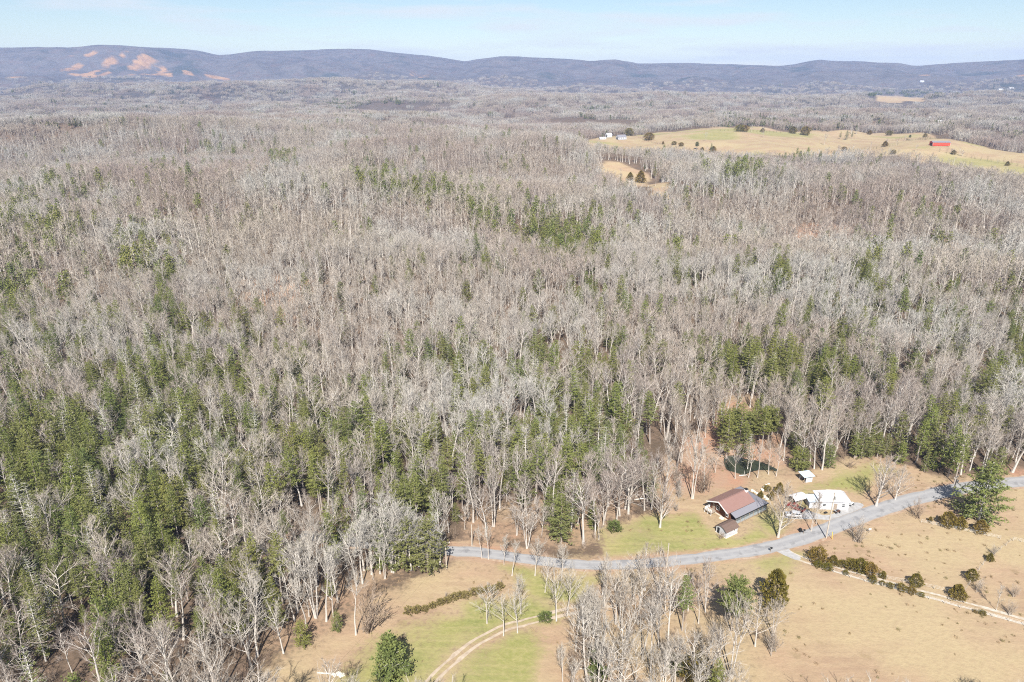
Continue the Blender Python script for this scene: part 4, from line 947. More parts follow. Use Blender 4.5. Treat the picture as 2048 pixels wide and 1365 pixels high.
for a in [
    ('pine', 7, 1957, 1040, 922, 'huge wide pine standing by itself beside the road', None, 1.3),
    ('pine', 1, 1908, 968, 868, 'tall pine at the wood edge behind the utility pole'),
    ('pine', 0, 1895, 955, 850, 'full pine behind the roadside pole'),
    ('pine', 2, 1985, 968, 895, 'dark pine behind the huge roadside pine'),
    ('pine', 4, 1800, 928, 884, 'bushy pine at the edge of the yard clearing'),
    ('pine', 5, 1848, 944, 893, 'narrow brown green evergreen at the edge of the yard clearing'),
    ('pine', 8, 785, 1352, 1266, 'stout dark evergreen alone on the green meadow'),
    ('pine', 4, 607, 1293, 1240, 'dark young pine at the meadow edge'), ('pine', 4, 675, 1262, 1222, 'slim young pine beside the straw bank'),
    ('pine', 6, 1462, 1262, 1165, 'broad domed pine rising from the grove'),
    ('pine', 1, 1364, 1262, 1152, 'pine half hidden among grey trunks of the grove'),
    ('pine', 0, 1452, 918, 818, 'tall pine on the pond bank'),
    ('pine', 1, 1476, 905, 806, 'pine behind the pond with bare trunk'),
    ('pine', 1, 1522, 908, 812, 'pine on the far bank of the pond'),
    ('pine', 0, 1505, 880, 800, 'full pine above the pond'),
    ('pine', 6, 1462, 893, 822, 'domed pine in the clump above the pond'), ('pine', 0, 1440, 885, 805, 'outer pine of the clump above the pond'), ('pine', 6, 1492, 897, 828, 'domed pine close to the water of the pond'), ('pine', 1, 1512, 868, 790, 'straight pine at the back of the pond clump'),
    ('pine', 6, 1535, 892, 818, 'domed pine at the end of the pond clump'), ('pine', 0, 1468, 862, 792, 'full pine at the back of the pond clump'), ('pine', 2, 1485, 915, 850, 'broad pine right at the water of the pond'),
    ('pine', 3, 1495, 938, 868, 'thin pine leaning at the water of the pond'),
    ('pine', 0, 728, 1092, 985, 'full pine at the wood edge above the meadow'),
    ('pine', 0, 512, 1215, 1085, 'yellow green pine inside the wood beside the white trunks'),
    ('pine', 1, 800, 1080, 960, 'tall pine near the road end of the wood'),
    ('pine', 3, 1303, 1012, 925, 'sparse pine at the corner of wood and lawn')]:
    single(*a)
for i, (bx, by, ty) in enumerate([(1708, 918, 866), (1722, 916, 858), (1738, 916, 860), (1754, 915, 864), (1768, 914, 868), (1592, 940, 892), (1606, 940, 896), (1658, 936, 890)]):
    single('pine', (0, 2, 5, 0, 2, 4, 4, 2)[i], bx, by, ty, 'bushy pine in the dense green row at the clearing edge' if i < 5 else 'low bushy pine behind the pale roofed shed', 'green edge of the yard clearing' if i < 5 else 'low pines behind the shed', wide=1.15)
for v, bx, by, ty, lb in [(0, 1091, 1242, 1226, 'green bush beside the meadow track'),
        (0, 1229, 1062, 1044, 'round green bush in front of the wood edge'), (0, 1360, 1345, 1318, 'round green bush under the grove'), (1, 1195, 1358, 1328, 'upright green bush under the grove'),
        (0, 1182, 1322, 1304, 'low green bush at the meadow edge of the grove')]: single('shrub', v, bx, by, ty, lb)
single('cedar', 2, 1545, 1216, 1142, 'tall rusty cedar at the pasture corner of the grove', wide=.55)
for v, bx, by, ty, w, lb in [(1, 1392, 1362, 1320, 1., 'round olive cedar under the grove trees'), (2, 1432, 1374, 1342, .9, 'egg shaped olive cedar at the front of the grove'), (0, 1557.7, 988, 966, .8, 'pointed cedar behind the log house'),
        (0, 1521, 996, 982, .75, 'small pointed cedar at the porch corner'), (0, 1541.5, 1000, 983, .75, 'small pointed cedar beside the stone edged path'), (1, 1534, 983, 972, 1., 'low clipped cedar behind the log house')]:
    single('cedar', v, bx, by, ty, lb, wide=w)
CB = [(210, 872, 100, 1, 1.0), (215, 914, 46, 1, 1), (290, 938, 50, 1, 1), (333, 898, 74, 0, 1), (397, 910, 44, 1, 1), (475, 933, 76, 1, 1), (545, 950, 98, 2, 1), (620, 973, 82, 1, 1), (432, 972, 30, 1, 1), (645, 1036, 56, 0, 1),
      (722, 1000, 52, 0, 1), (720, 1054, 30, 1, 1), (780, 1076, 36, 1, 1), (865, 1098, 50, 1, 1), (945, 1122, 48, 1, 1), (1022, 1142, 28, 1, 1.2), (975, 1064, 94, 2, .9), (1300, 1158, 105, 0, 1.1), (1410, 1018, 86, 2, .9),
      (1555, 868, 60, 0, .9), (1225, 600, 112, 2, .95), (1320, 612, 90, 0, 1), (1480, 650, 98, 2, .9), (1090, 560, 40, 0, .8), (1500, 1285, 30, 1, 1.2), (1443, 1268, 14, 1, 1.2)]
CLB = {0: 'largest round cedar at the head of the farm drive', 16: 'tall egg shaped cedar on the pasture above the drive', 17: 'broad cone shaped cedar beside the drive near the fence corner', 18: 'cedar on the fence line above the broad cone cedar',
       19: 'small cedar on the fence line beside the grey thorn', 20: 'egg shaped cedar near the huge pine, larger of a pair', 21: 'pointed cedar next to the larger egg shaped one', 22: 'cedar right below the huge roadside pine', 23: 'tiny cedar beside the pair near the huge pine',
       24: 'low cedar by the drive past the fence corner', 10: 'upright small cedar set back from the drive', 6: 'tallest cedar in the clump beside the drive'}
for i, (cx, cyy, hh_, v, w) in enumerate(CB):
    bx, by = 1580 + cx / 3.9, 900 + cyy / 3.9; lower = i in (1, 2, 8, 9, 11, 12, 13, 14, 15, 25)
    single('cedar', v, bx, by, by - hh_ / 3.9, CLB.get(i, 'small round cedar on the open pasture side of the farm drive' if lower else 'rounded cedar in the row above the farm drive'), 'cedars along the farm drive', wide=w)
# trees on the far fields
for kind, v, bx, by, ty, lb, w in [
    ('cedar', 0, 1298.7, 281, 274, 'dark cedar on the far field fence row', 1), ('cedar', 0, 1326, 289, 283, 'small cedar farther along the far field fence row', 1), ('pine', 6, 1393, 300, 284, 'domed tree on the far field', 1), ('cedar', 2, 1404, 304, 295, 'egg shaped cedar beside the domed tree of the far field', 1),
    ('pine', 2, 1422, 306, 287, 'dark pine at the end of the far fence row', .8), ('bare', 1, 1411.5, 283, 266, 'bare tree alone in the middle of the far field', 1), ('cedar', 1, 1258, 272, 257, 'round evergreen beside the white farmhouse', 1), ('bare', 4, 1526, 275, 258, 'bushy tree on the crest of the far field', 1),
    ('pine', 0, 1680, 278, 263, 'dark pine of the far field clump, beside a taller one', 1), ('pine', 2, 1692, 280, 261, 'tallest pine of the far field clump', 1), ('pine', 0, 1703, 277, 262, 'last pine of the far field clump', 1), ('bare', 1, 1648, 291, 268, 'bare tree on the far field below the pine clump', 1),
    ('cedar', 1, 1610, 271, 254, 'round dark tree at the back edge of the far field', 1), ('pine', 6, 1819, 280, 270, 'small domed tree near the red barn', 1), ('bare', 5, 1947, 294, 279, 'bare tree past the red barn', 1), ('bare', 5, 1810, 282, 272, 'low bare tree near the red barn', 1),
    ('cedar', 0, 1260, 361, 345, 'cedar in the small clearing', 1), ('cedar', 0, 1281, 366, 342, 'taller cedar in the small clearing', 1), ('bare', 1, 1241.5, 352, 338, 'bare tree in the upper end of the small clearing', 1), ('bare', 0, 1311, 373, 350, 'slim bare tree in the lower end of the small clearing', 1),
    ('bare', 1, 1831, 304, 290, 'bare tree on the field below the red barn', 1), ('bare', 0, 1740, 301, 284, 'slim bare tree on the far fence row', 1), ('cedar', 1, 1786, 309, 300, 'round bush on the field edge below the far fence row', 1)]:
    single(kind, v, bx, by, ty, lb, wide=w)

for i in range(34):
    ln = [((1278, 277), (1430, 306)), ((1655, 306), (1795, 291)), ((1880, 304), (2045, 338)), ((1440, 262), (1600, 268)), ((1700, 268), (1880, 276))][i % 5]; f = random.random(); ev = random.random() < .45
    bx, by = ln[0][0] + (ln[1][0] - ln[0][0]) * f, ln[0][1] + (ln[1][1] - ln[0][1]) * f
    single('cedar' if ev else 'bare', random.choice([0, 1, 2]) if ev else random.choice([1, 4, 5, 10]), bx, by, by - random.uniform(7, 15), ('small evergreen' if ev else 'bare tree') + ' growing in a fence row of the far fields', 'far fence row trees', wide=1.2)

def hedge(label, pts, h, w, src, step, name='hedgerow'):
    """a line of bushes grown together"""
    line = smooth_line([(GZ(*p) if p[1] > 560 else G(*p)) for p in pts], step); mb = MB(); rs = np.random.default_rng(len(label) + int(pts[0][0]))
    for (x, y) in line:
        tr, cw = src(int(rs.integers(1e6)), h * rs.uniform(.6, 1.15), w * rs.uniform(.7, 1.2)); a = rs.uniform(0, 6.28); ca, sa = math.cos(a), math.sin(a)
        x += rs.normal(0, w * .2); y += rs.normal(0, w * .2); off = np.array([x, y, float(hgt(x, y)) - .05])
        for q, mi in ((tr, 0), (cw, 1)):
            o = mb.n
            for vv in q.v: mb.v.append(np.stack([vv[:, 0] * ca - vv[:, 1] * sa, vv[:, 0] * sa + vv[:, 1] * ca, vv[:, 2]], -1) + off)
            mb.n += q.n; mb.f += [tuple(i + o for i in f) for f in q.f]; mb.m += [mi] * len(q.f)
    return mb
def hedge_obj(label, pts, h, w, src, step, mats):
    mb = hedge(label, pts, h, w, src, step); o = obj('hedgerow', mb.mesh('hedgerow', mats)); tag(o, label, 'hedge')
M_HEDGE = mat('olive_brush', (.16, .13, .05), .9, .1, alt=(.20, .16, .07))
hedge_obj('olive brown hedge between straw bank and green meadow', [(818, 1228), (850, 1222), (880, 1210), (920, 1196), (960, 1186), (1000, 1178)], 1.7, 1.0, lambda s, h, w: bushy(s, h, w, 260, .3, 'round'), 1.6, [M_TWIGB, M_HEDGE])
hedge_obj('grey leafless hedge above the olive hedge end', [(895, 1200), (940, 1186), (1000, 1172)], 2.2, 1.3, lambda s, h, w: brush(s, h, w, 9, 3), 2.2, [M_TWIG, M_TWIG])
M_HEDGED = mat('dark_hedge_twigs', (.13, .10, .07), .9, .1, var=(.09, .085, .045), vscale=.2)
FB = lambda s, h, w: brush(s, h, w, 7, 2)
for lb, pts, h, w, st in [('thin fence row hedge from the white farmhouse across the far field', [(1278, 277), (1330, 291), (1380, 299), (1430, 306)], 3.5, 2.6, 7), ('dark fence row hedge below the red barn', [(1655, 306), (1700, 303), (1745, 299), (1795, 291)], 5.5, 3.0, 6),
        ('tall grey hedge along the field road past the red barn', [(1880, 304), (1930, 314), (1985, 325), (2060, 341)], 8.0, 4.5, 8), ('low hedge row at the back of the far field', [(1440, 263), (1500, 263), (1560, 266)], 4.0, 3.0, 9),
        ('grey tree row behind the red barn', [(1785, 283), (1810, 280), (1850, 280), (1890, 277)], 7.0, 4.0, 9)]:
    hedge_obj(lb, pts, h, w, FB, st, [M_HEDGED, M_HEDGED])

# ------------------------------------------------------------------ buildings
def roof_gable(mb, x0, x1, yb, yf, zr, zb, zf, th=.14, yr=0.0):
    mb.slab([(x0, yr, zr), (x1, yr, zr), (x1, yf, zf), (x0, yf, zf)], th); mb.slab([(x0, yr, zr), (x0, yb, zb), (x1, yb, zb), (x1, yr, zr)], th)
def window(parent, face, a, z, w, h, frame=M_WHITE, glass=M_GLASS, proud=.05):
    """face: ('x', value, sign) or ('y', value, sign); a = position along the wall"""
    ax, val, sg = face; f, g = MB(), MB()
    def bx(mb, a0, a1, z0, z1, d0, d1):
        lo, hi = sorted((val + sg * d0, val + sg * d1))
        (mb.box(lo, hi, a0, a1, z0, z1) if ax == 'x' else mb.box(a0, a1, lo, hi, z0, z1))
    t = .12
    bx(f, a - w / 2, a + w / 2, z, z + t, .003, proud); bx(f, a - w / 2, a + w / 2, z + h - t, z + h, .003, proud)
    bx(f, a - w / 2, a - w / 2 + t, z + t, z + h - t, .003, proud); bx(f, a + w / 2 - t, a + w / 2, z + t, z + h - t, .003, proud)
    bx(f, a - w / 2 + t, a + w / 2 - t, z + h / 2 - .04, z + h / 2 + .04, .003, proud - .01)
    bx(g, a - w / 2 + t, a + w / 2 - t, z + t, z + h - t, -.02, .02)
    o = part('window', f, frame, parent); part('pane', g, glass, o); return o
def door(parent, face, a, z, w, h, material):
    ax, val, sg = face; m = MB(); lo, hi = sorted((val + sg * .003, val + sg * .06))
    (m.box(lo, hi, a - w / 2, a + w / 2, z, z + h) if ax == 'x' else m.box(a - w / 2, a + w / 2, lo, hi, z, z + h)); o = part('door', m, material, parent)
    k = MB(); lo, hi = sorted((val + sg * .06, val + sg * .12)); (k.box(lo, hi, a + w * .32, a + w * .4, z + 1, z + 1.08) if ax == 'x' else k.box(a + w * .32, a + w * .4, lo, hi, z + 1, z + 1.08)); part('handle', k, M_STEEL, o)
    return o

# the log house with its wrap-round porch
HA = math.radians(32.7)
t = thing('log_house', 'brown log house with brown metal roof and grey wrap-round porch roof', 'house', (60.57, 171.85, 0), HA)
m = MB(); m.box(1.35, 11.15, -3.25, 3.85, 0, .55); part('foundation', m, M_CREAM, t)
m = MB(); m.prism([(-3.3, .55), (3.9, .55), (3.9, 3.55), (0, 5.38), (-3.3, 3.55)], 1.3, 11.2, 'x'); part('wall', m, M_LOG, t)
rf = MB(); roof_gable(rf, -.35, 11.55, 4.35, -3.75, 5.65, 3.62, 3.62); r_ = part('roof', rf, M_RBROWN, t)
m = MB(); m.box(-.35, 11.55, -.14, .14, 5.62, 5.72); part('ridge_cap', m, M_RBROWN, r_)
m = MB()
for yf, zf in ((-3.75, 3.62), (4.35, 3.62)): m.slab([(-.43, 0, 5.68), (-.353, 0, 5.68), (-.353, yf, zf + .03), (-.43, yf, zf + .03)], .30)
part('fascia', m, M_WHITE, r_)
m = MB(); m.box(10.85, 11.75, -.75, .15, 4.6, 6.05); ch = part('chimney', m, M_WHITE, r_); m = MB(); m.box(10.78, 11.82, -.82, .22, 6.05, 6.17); part('chimney_cap', m, M_BLACK, ch)
pf = MB(); pf.slab([(.9, -3.78, 3.54), (11.58, -3.78, 3.54), (15.4, -5.75, 2.8), (.9, -5.75, 2.8)], .13); pf.slab([(11.58, -3.78, 3.545), (11.58, 4.3, 3.545), (15.4, 4.9, 2.805), (15.4, -5.75, 2.805)], .13)
pr = part('porch_roof', pf, M_RGREY, t)
m = MB(); m.box(.84, 15.46, -5.83, -5.755, 2.58, 2.84); m.box(15.405, 15.48, -5.75, 4.95, 2.58, 2.84); part('gutter', m, M_BLACK, pr)
m = MB(); m.box(1.3, 15.1, -5.5, -3.31, .25, .45); m.box(11.21, 15.1, -3.3, 4.6, .25, .449); part('porch_floor', m, M_WOOD, t)
for x in np.linspace(1.5, 15.0, 8):
    m = MB(); m.box(x - .08, x + .08, -5.48, -5.32, 0, 2.72); part('porch_post', m, M_WOOD, t)
for y in (-2.6, 0, 2.4, 4.5):
    m = MB(); m.box(14.9, 15.06, y - .08, y + .08, 0, 2.72); part('porch_post', m, M_WHITE, t)
M_SCREEN = mat('porch_screen', (.10, .115, .125), .5, .3, var=(.13, .15, .16), vscale=2); M_SKIRT = mat('grey_boards', (.30, .33, .34), .7, .2, var=(.25, .28, .29), vscale=3)
for k, (a, b) in enumerate(zip(np.linspace(1.5, 15.0, 8)[:-1], np.linspace(1.5, 15.0, 8)[1:])):
    m = MB(); m.box(a + .09, b - .09, -5.44, -5.38, .45, 1.3); part('porch_panel', m, M_SKIRT, t)
    m = MB(); m.box(a + .09, b - .09, -5.42, -5.40, 1.31, 2.66); part('porch_screen', m, M_SCREEN, t)
m = MB(); m.box(-1.0, 1.25, 1.6, 4.2, .75, .95); dk = part('deck', m, M_WOOD, t)
for x, y in ((-.9, 1.7), (-.9, 4.1), (1.1, 4.1), (-.9, 2.9)):
    m = MB(); m.box(x - .06, x + .06, y - .06, y + .06, 0, 1.95); part('deck_post', m, M_WHITE, dk)
for z in (1.15, 1.5, 1.85):
    m = MB(); m.box(-.94, -.86, 1.76, 4.04, z, z + .1); m.box(-.84, 1.04, 4.06, 4.14, z, z + .1); part('rail', m, M_WHITE, dk)
window(t, ('x', 1.3, -1), 1.2, 1.5, 1.15, 1.5); window(t, ('x', 1.3, -1), -2.2, 1.2, 1.15, 1.6); door(t, ('x', 1.3, -1), 2.7, .96, .95, 2.05, M_WOOD); window(t, ('x', 1.3, -1), -.5, 3.6, .8, .8)
m = MB()
for k in range(3): m.box(.2 + .3 * k, .5 + .3 * k, -1.6, -.4, 0, .18 * (k + 1))
part('steps', m, M_CREAM, t)
# the small white outbuilding
t = thing('outbuilding', 'small white outbuilding with dark brown roof beside the log house', 'shed', (61.3, 164.9, 0), HA)
m = MB(); m.prism([(-1.85, 0), (1.85, 0), (1.85, 2.2), (.95, 2.85), (0, 3.08), (-.95, 2.85), (-1.85, 2.2)], -2.4, 2.3, 'x'); part('wall', m, M_SIDING, t)
m = MB(); P_ = [(-2.15, 2.06), (-1.0, 2.92), (0, 3.2), (1.0, 2.92), (2.15, 2.06)]
for (a, b) in zip(P_[:-1], P_[1:]): m.slab([(-2.75, a[0], a[1]), (2.65, a[0], a[1]), (2.65, b[0], b[1]), (-2.75, b[0], b[1])], .09)
part('roof', m, M_RDBROWN, t)
door(t, ('x', -2.4, -1), 1.0, .1, .8, 1.9, M_BLACK); window(t, ('y', -1.85, -1), .8, 1.05, .9, .8); m = MB(); m.box(-2.5, 2.4, -1.95, 1.95, -.05, .12); part('foundation', m, M_CREAM, t)
# the white house with hip roof
t = thing('white_house', 'white house with white hipped metal roof on white gravel', 'house', (96.0, 178.5, 0), math.radians(-3))
m = MB(); m.box(-3.4, 5.0, -2.6, 2.7, 0, 2.92); part('wall', m, M_SIDING, t)
e = [(-3.9, -3.0, 2.96), (5.5, -3.0, 2.96), (5.5, 3.1, 2.96), (-3.9, 3.1, 2.96)]; a, b = (-1.2, 0, 5.3), (2.9, 0, 5.3)
m = MB()
for q in ([e[0], e[1], b, a], [e[2], e[3], a, b], [e[1], e[2], b], [e[3], e[0], a]): m.slab(q, .12)
part('roof', m, M_RWHITE, t)
for x in (-2.2, 3.4): window(t, ('y', -2.6, -1), x, 1.0, 1.1, 1.2)
door(t, ('y', -2.6, -1), 1.1, .15, .95, 2.0, M_WOOD); m = MB(); m.box(-6.4, -3.41, -2.2, 1.4, 0, 2.35); wg = part('wing', m, M_SIDING, t)
m = MB(); m.slab([(-6.8, -2.6, 2.42), (-3.95, -2.6, 2.5), (-3.95, 1.7, 2.56), (-6.8, 1.7, 2.5)], .08); part('wing_roof', m, M_RBLUE, wg); window(t, ('y', -2.2, -1), -5.0, .95, .9, 1.1)
m = MB(); m.box(5.0, 5.4, -1.0, .4, 0, .2); part('step', m, M_CREAM, t)
t = thing('carport', 'white arched metal carport beside the white house', 'carport', (87.0, 179.6, 0), math.radians(22))
m = MB(); an = np.linspace(.15, math.pi - .15, 9); pts = [(-1.75 * math.cos(q), 2.0 + .75 * math.sin(q)) for q in an]
for (a, b) in zip(pts[:-1], pts[1:]): m.slab([(-2.5, a[0], a[1]), (2.5, a[0], a[1]), (2.5, b[0], b[1]), (-2.5, b[0], b[1])], .05)
part('canopy', m, M_RWHITE, t)
for x in (-2.3, 0, 2.3):
    for y in (-1.66, 1.66): m = MB(); m.box(x - .05, x + .05, y - .05, y + .05, 0, 2.08); part('post', m, M_STEEL, t)
# the open shed on the yard clearing
t = thing('open_shed', 'small open shed with pale blue tin roof near the pond', 'shed', (94.6, 192.0, 0), math.radians(14))
m = MB(); m.box(-.9, 1.5, -1.22, -1.12, 0, 2.25); m.box(1.4, 1.5, -1.11, 1.2, 0, 2.25); m.box(-1.5, 1.39, 1.1, 1.2, 0, 2.4); part('wall', m, M_SIDING, t)
m = MB(); m.slab([(-2.0, -1.75, 2.30), (1.95, -1.75, 2.30), (1.95, 1.6, 2.62), (-2.0, 1.6, 2.62)], .07); part('roof', m, M_RBLUE, t)
for x, y in ((-1.45, -1.16), (-1.45, .0)): m = MB(); m.box(x - .06, x + .06, y - .06, y + .06, 0, 2.3); part('post', m, M_WOOD, t)

def plain_house(name, label, cat, px, py, rot, L, W, hw, hr, mw, mr, wins=2, doorm=None, scale=1.0, yoff=0, over=.4):
    x, y = G(px, py); z = float(hgt(x, y)); t = thing(name, label, cat, (x, y, z - .1), rot, scale=scale)
    m = MB(); m.prism([(-W / 2, 0), (W / 2, 0), (W / 2, hw), (0, hr), (-W / 2, hw)], -L / 2, L / 2, 'x'); part('wall', m, mw, t)
    sl = (hr - hw) / (W / 2); yo = W / 2 + over; m = MB(); roof_gable(m, -L / 2 - over, L / 2 + over, yo, -yo, hr + .2, hr + .2 - sl * yo, hr + .2 - sl * yo, .15); part('roof', m, mr, t)
    for k in range(wins): window(t, ('y', -W / 2, -1), -L / 2 + L * (k + .7) / (wins + .4), hw * .38, L * .07 + .5, hw * .42, proud=.08)
    if doorm: door(t, ('x', -L / 2, -1), 0, .05, W * .45, hw * .85, doorm)
    return t
t = plain_house('barn', 'long red metal barn with white trim on the far field', 'barn', 1879, 291, math.radians(-4), 26, 11, 4.6, 6.6, M_RED, M_RGREY, 0, M_BLACK)
m = MB()
for x in (-13.06, 13.02): m.box(x - .02, x + .10, -5.62, -5.3, 0, 4.5)
m.box(-13.0, 13.0, -5.62, -5.52, 4.35, 4.6); part('trim', m, M_WHITE, t)
plain_house('farmhouse', 'white gabled farmhouse with blue grey roof on the far field', 'house', 1242, 279, math.radians(18), 17, 12, 4.6, 8.4, M_SIDING, M_RGREY, 4, M_BLACK)
plain_house('outbuilding', 'tall white outbuilding behind the white gabled farmhouse', 'shed', 1217, 275, math.radians(25), 11, 9, 5.0, 8.0, M_SIDING, M_RWHITE, 0, M_BLACK)
plain_house('outbuilding', 'low white garage at the end of the far farmyard', 'shed', 1205, 279, math.radians(15), 13, 6, 2.8, 4.2, M_SIDING, M_RWHITE, 2)
plain_house('mobile_home', 'white mobile home beside red soil inside the forest', 'house', 1679, 476, math.radians(8), 8.5, 3.4, 2.4, 3.1, M_SIDING, M_RWHITE, 3)
plain_house('cabin', 'white steep gabled cabin half hidden in the forest', 'house', 1944, 522, math.radians(80), 6, 4.6, 3.6, 7.0, M_SIDING, M_RWHITE, 2, M_GLASS)
plain_house('farmhouse', 'white house among the trees below the far field', 'house', 1462, 331, math.radians(-12), 16, 9, 4.5, 7.5, M_SIDING, M_RWHITE, 3)
for px, py, r, L, lb in [(1863, 241, .3, 22, 'pale house in the hazy woods beyond the red barn'), (1880, 247, -.2, 18, 'low pale house next to the one beyond the red barn'), (2000, 182, .2, 30, 'large pale building in the distant valley'),
        (2022, 179, 0, 26, 'second pale building in the distant valley'), (1843, 165, .1, 28, 'pale building at the foot of the far ridge')]:
    plain_house('house', lb, 'house', px, py, r, L, L * .55, L * .22, L * .38, M_SIDING, M_RWHITE, 2)

# ------------------------------------------------------------------ vehicles
def paint(name, c): return mat(name, c, .25, .5)
def wheel(parent, x, y, r=.35, w=.24):
    m = MB(); m.tube([(x, y - w / 2, r), (x, y + w / 2, r)], r, 14); m.f.append(tuple(range(13, -1, -1))); m.m.append(0); o = part('wheel', m, M_BLACK, parent)
    m = MB(); s = 1 if y > 0 else -1; m.tube([(x, y + s * (w / 2 - .02), r), (x, y + s * (w / 2 + .02), r)], [r * .62, r * .55], 10); part('rim', m, M_STEEL, o)
def loft(secs):
    """closed hull through rings of equal length"""
    k = len(secs[0]); m = MB(); V_ = [p for s in secs for p in s]
    F = [(i * k + j, i * k + (j + 1) % k, (i + 1) * k + (j + 1) % k, (i + 1) * k + j) for i in range(len(secs) - 1) for j in range(k)]
    F += [tuple(range(k - 1, -1, -1)), tuple((len(secs) - 1) * k + j for j in range(k))]; m.add(V_, F); return m
def ring(x, hw, z0, z1, c=.12): return [(x, -hw, z0 + c), (x, -hw + c, z0), (x, hw - c, z0), (x, hw, z0 + c), (x, hw, z1 - c), (x, hw - c, z1), (x, -hw + c, z1), (x, -hw, z1 - c)]
def car(label, loc, rot, pm, suv=True):
    t = thing('parked_car', label, 'car', loc, rot)
    part('body', loft([ring(-2.3, .78, .45, .95), ring(-2.1, .9, .3, 1.05), ring(-1.0, .93, .28, 1.1), ring(1.2, .93, .28, 1.12), ring(2.1, .9, .3, 1.08), ring(2.28, .8, .42, 1.0)]), pm, t)
    part('roof', loft([ring(-1.15, .80, 1.05, 1.14, .03), ring(-.5, .68, 1.05, 1.66, .1), ring(1.7, .68, 1.05, 1.68, .1), ring(2.1, .78, 1.05, 1.14, .03)]), pm, t)
    m = MB(); m.slab([(-1.16, -.66, 1.17), (-.58, -.57, 1.62), (-.58, .57, 1.62), (-1.16, .66, 1.17)], .02); part('windscreen', m, M_GLASS, t)
    m = MB(); m.slab([(1.80, -.57, 1.62), (2.12, -.66, 1.2), (2.12, .66, 1.2), (1.80, .57, 1.62)], .02); part('rear_window', m, M_GLASS, t)
    for s in (-1, 1):
        for a, b in ((-.75, .25), (.35, 1.15), (1.22, 1.75)):
            m = MB(); m.add([(a, s * .815, 1.16), (b, s * .815, 1.16), (b - .05, s * .71, 1.56), (a + .12, s * .71, 1.56)], [(0, 1, 2, 3)]); m.add([(a, s * .76, 1.16), (b, s * .76, 1.16), (b - .05, s * .66, 1.56), (a + .12, s * .66, 1.56)], [(3, 2, 1, 0)]); part('side_window', m, M_GLASS, t)
        wheel(t, -1.4, s * .82); wheel(t, 1.45, s * .82)
        m = MB(); m.box(-2.31, -2.2, s * .62 - .16, s * .62 + .16, .72, .9); part('headlight', m, M_STEEL, t)
        m = MB(); m.box(2.2, 2.3, s * .7 - .1, s * .7 + .1, .72, .98); part('tail_light', m, M_RED, t)
    m = MB(); m.box(-1.6, 1.6, -.945, -.90, .3, .5); m.box(-1.6, 1.6, .90, .945, .3, .5); part('sill', m, M_BLACK, t)
    return t
car('silver white estate car with dark windows parked on white gravel', (83.2, 172.5, .02), math.radians(-7), paint('silver_paint', (.36, .37, .39)))
pm = paint('dark_red_paint', (.16, .025, .02))
t = thing('pickup_truck', 'dark red pickup truck parked behind the silver car', 'pickup truck', (85.3, 176.2, .02), math.radians(138))
part('body', loft([ring(-2.7, .85, .5, 1.05), ring(-2.5, .95, .4, 1.1), ring(-.2, .97, .38, 1.12), ring(1.5, .97, .38, 1.14), ring(2.5, .93, .42, 1.08), ring(2.65, .85, .5, 1.0)]), pm, t)
part('cab', loft([ring(-.45, .85, 1.05, 1.2, .03), ring(-.3, .72, 1.05, 1.75, .1), ring(.8, .72, 1.05, 1.75, .1), ring(1.4, .82, 1.05, 1.18, .03)]), pm, t)
m = MB(); m.box(-2.5, -.55, -.78, .78, 1.10, 1.145); part('bed', m, M_BLACK, t)
m = MB(); m.slab([(1.4, -.68, 1.2), (.9, -.6, 1.7), (.9, .6, 1.7), (1.4, .68, 1.2)], .02); part('windscreen', m, M_GLASS, t)
for s in (-1, 1):
    m = MB(); m.add([(-.35, s * .86, 1.2), (1.1, s * .85, 1.2), (.75, s * .745, 1.65), (-.25, s * .745, 1.65)], [(0, 1, 2, 3)]); part('side_window', m, M_GLASS, t); wheel(t, -1.7, s * .86, .38); wheel(t, 1.7, s * .86, .38)
    m = MB(); m.box(2.6, 2.68, s * .68 - .14, s * .68 + .14, .72, .92); part('headlight', m, M_STEEL, t)
def quad_bike(name, label, cat, loc, rot, pm):
    t = thing(name, label, cat, loc, rot); part('body', loft([ring(-.85, .3, .4, .7, .05), ring(-.4, .35, .35, .85, .06), ring(.4, .32, .35, .8, .06), ring(.9, .28, .42, .75, .05)]), pm, t)
    m = MB(); m.box(-.55, .15, -.18, .18, .86, 1.0); part('seat', m, M_BLACK, t); m = MB(); m.tube([(.35, 0, .78), (.25, 0, 1.1)], .03, 6); m.tube([(.25, -.4, 1.1), (.25, .4, 1.1)], .025, 6); part('handlebar', m, M_BLACK, t)
    for s in (-1, 1): wheel(t, -.65, s * .48, .28, .26); wheel(t, .65, s * .48, .28, .26)
    m = MB(); m.box(-.95, -.5, -.4, .4, .82, .86); part('rack', m, M_STEEL, t); return t
quad_bike('quad_bike', 'black and white quad bike at the end wall of the white house', 'quad bike', (102.9, 178.4, .02), .5, M_WHITE)
quad_bike('riding_mower', 'dark brown riding mower on gravel before the white house', 'lawn mower', (97.0, 174.4, .02), .35, mat('rusty_brown', (.10, .05, .035), .7, .3))
t = thing('wheelbarrow', 'small dark wheelbarrow on gravel near the white house door', 'wheelbarrow', (93.3, 173.7, .02), .6)
m = MB(); m.slab([(-.45, -.35, .68), (.5, -.28, .62), (.5, .28, .62), (-.45, .35, .68)], .22); part('tray', m, M_BLACK, t); wheel(t, .75, 0, .2, .1)
m = MB()
for s in (-1, 1): m.tube([(.75, s * .06, .22), (-.4, s * .3, .45), (-1.1, s * .32, .6)], .025, 5)
part('handle', m, M_WOOD, t)

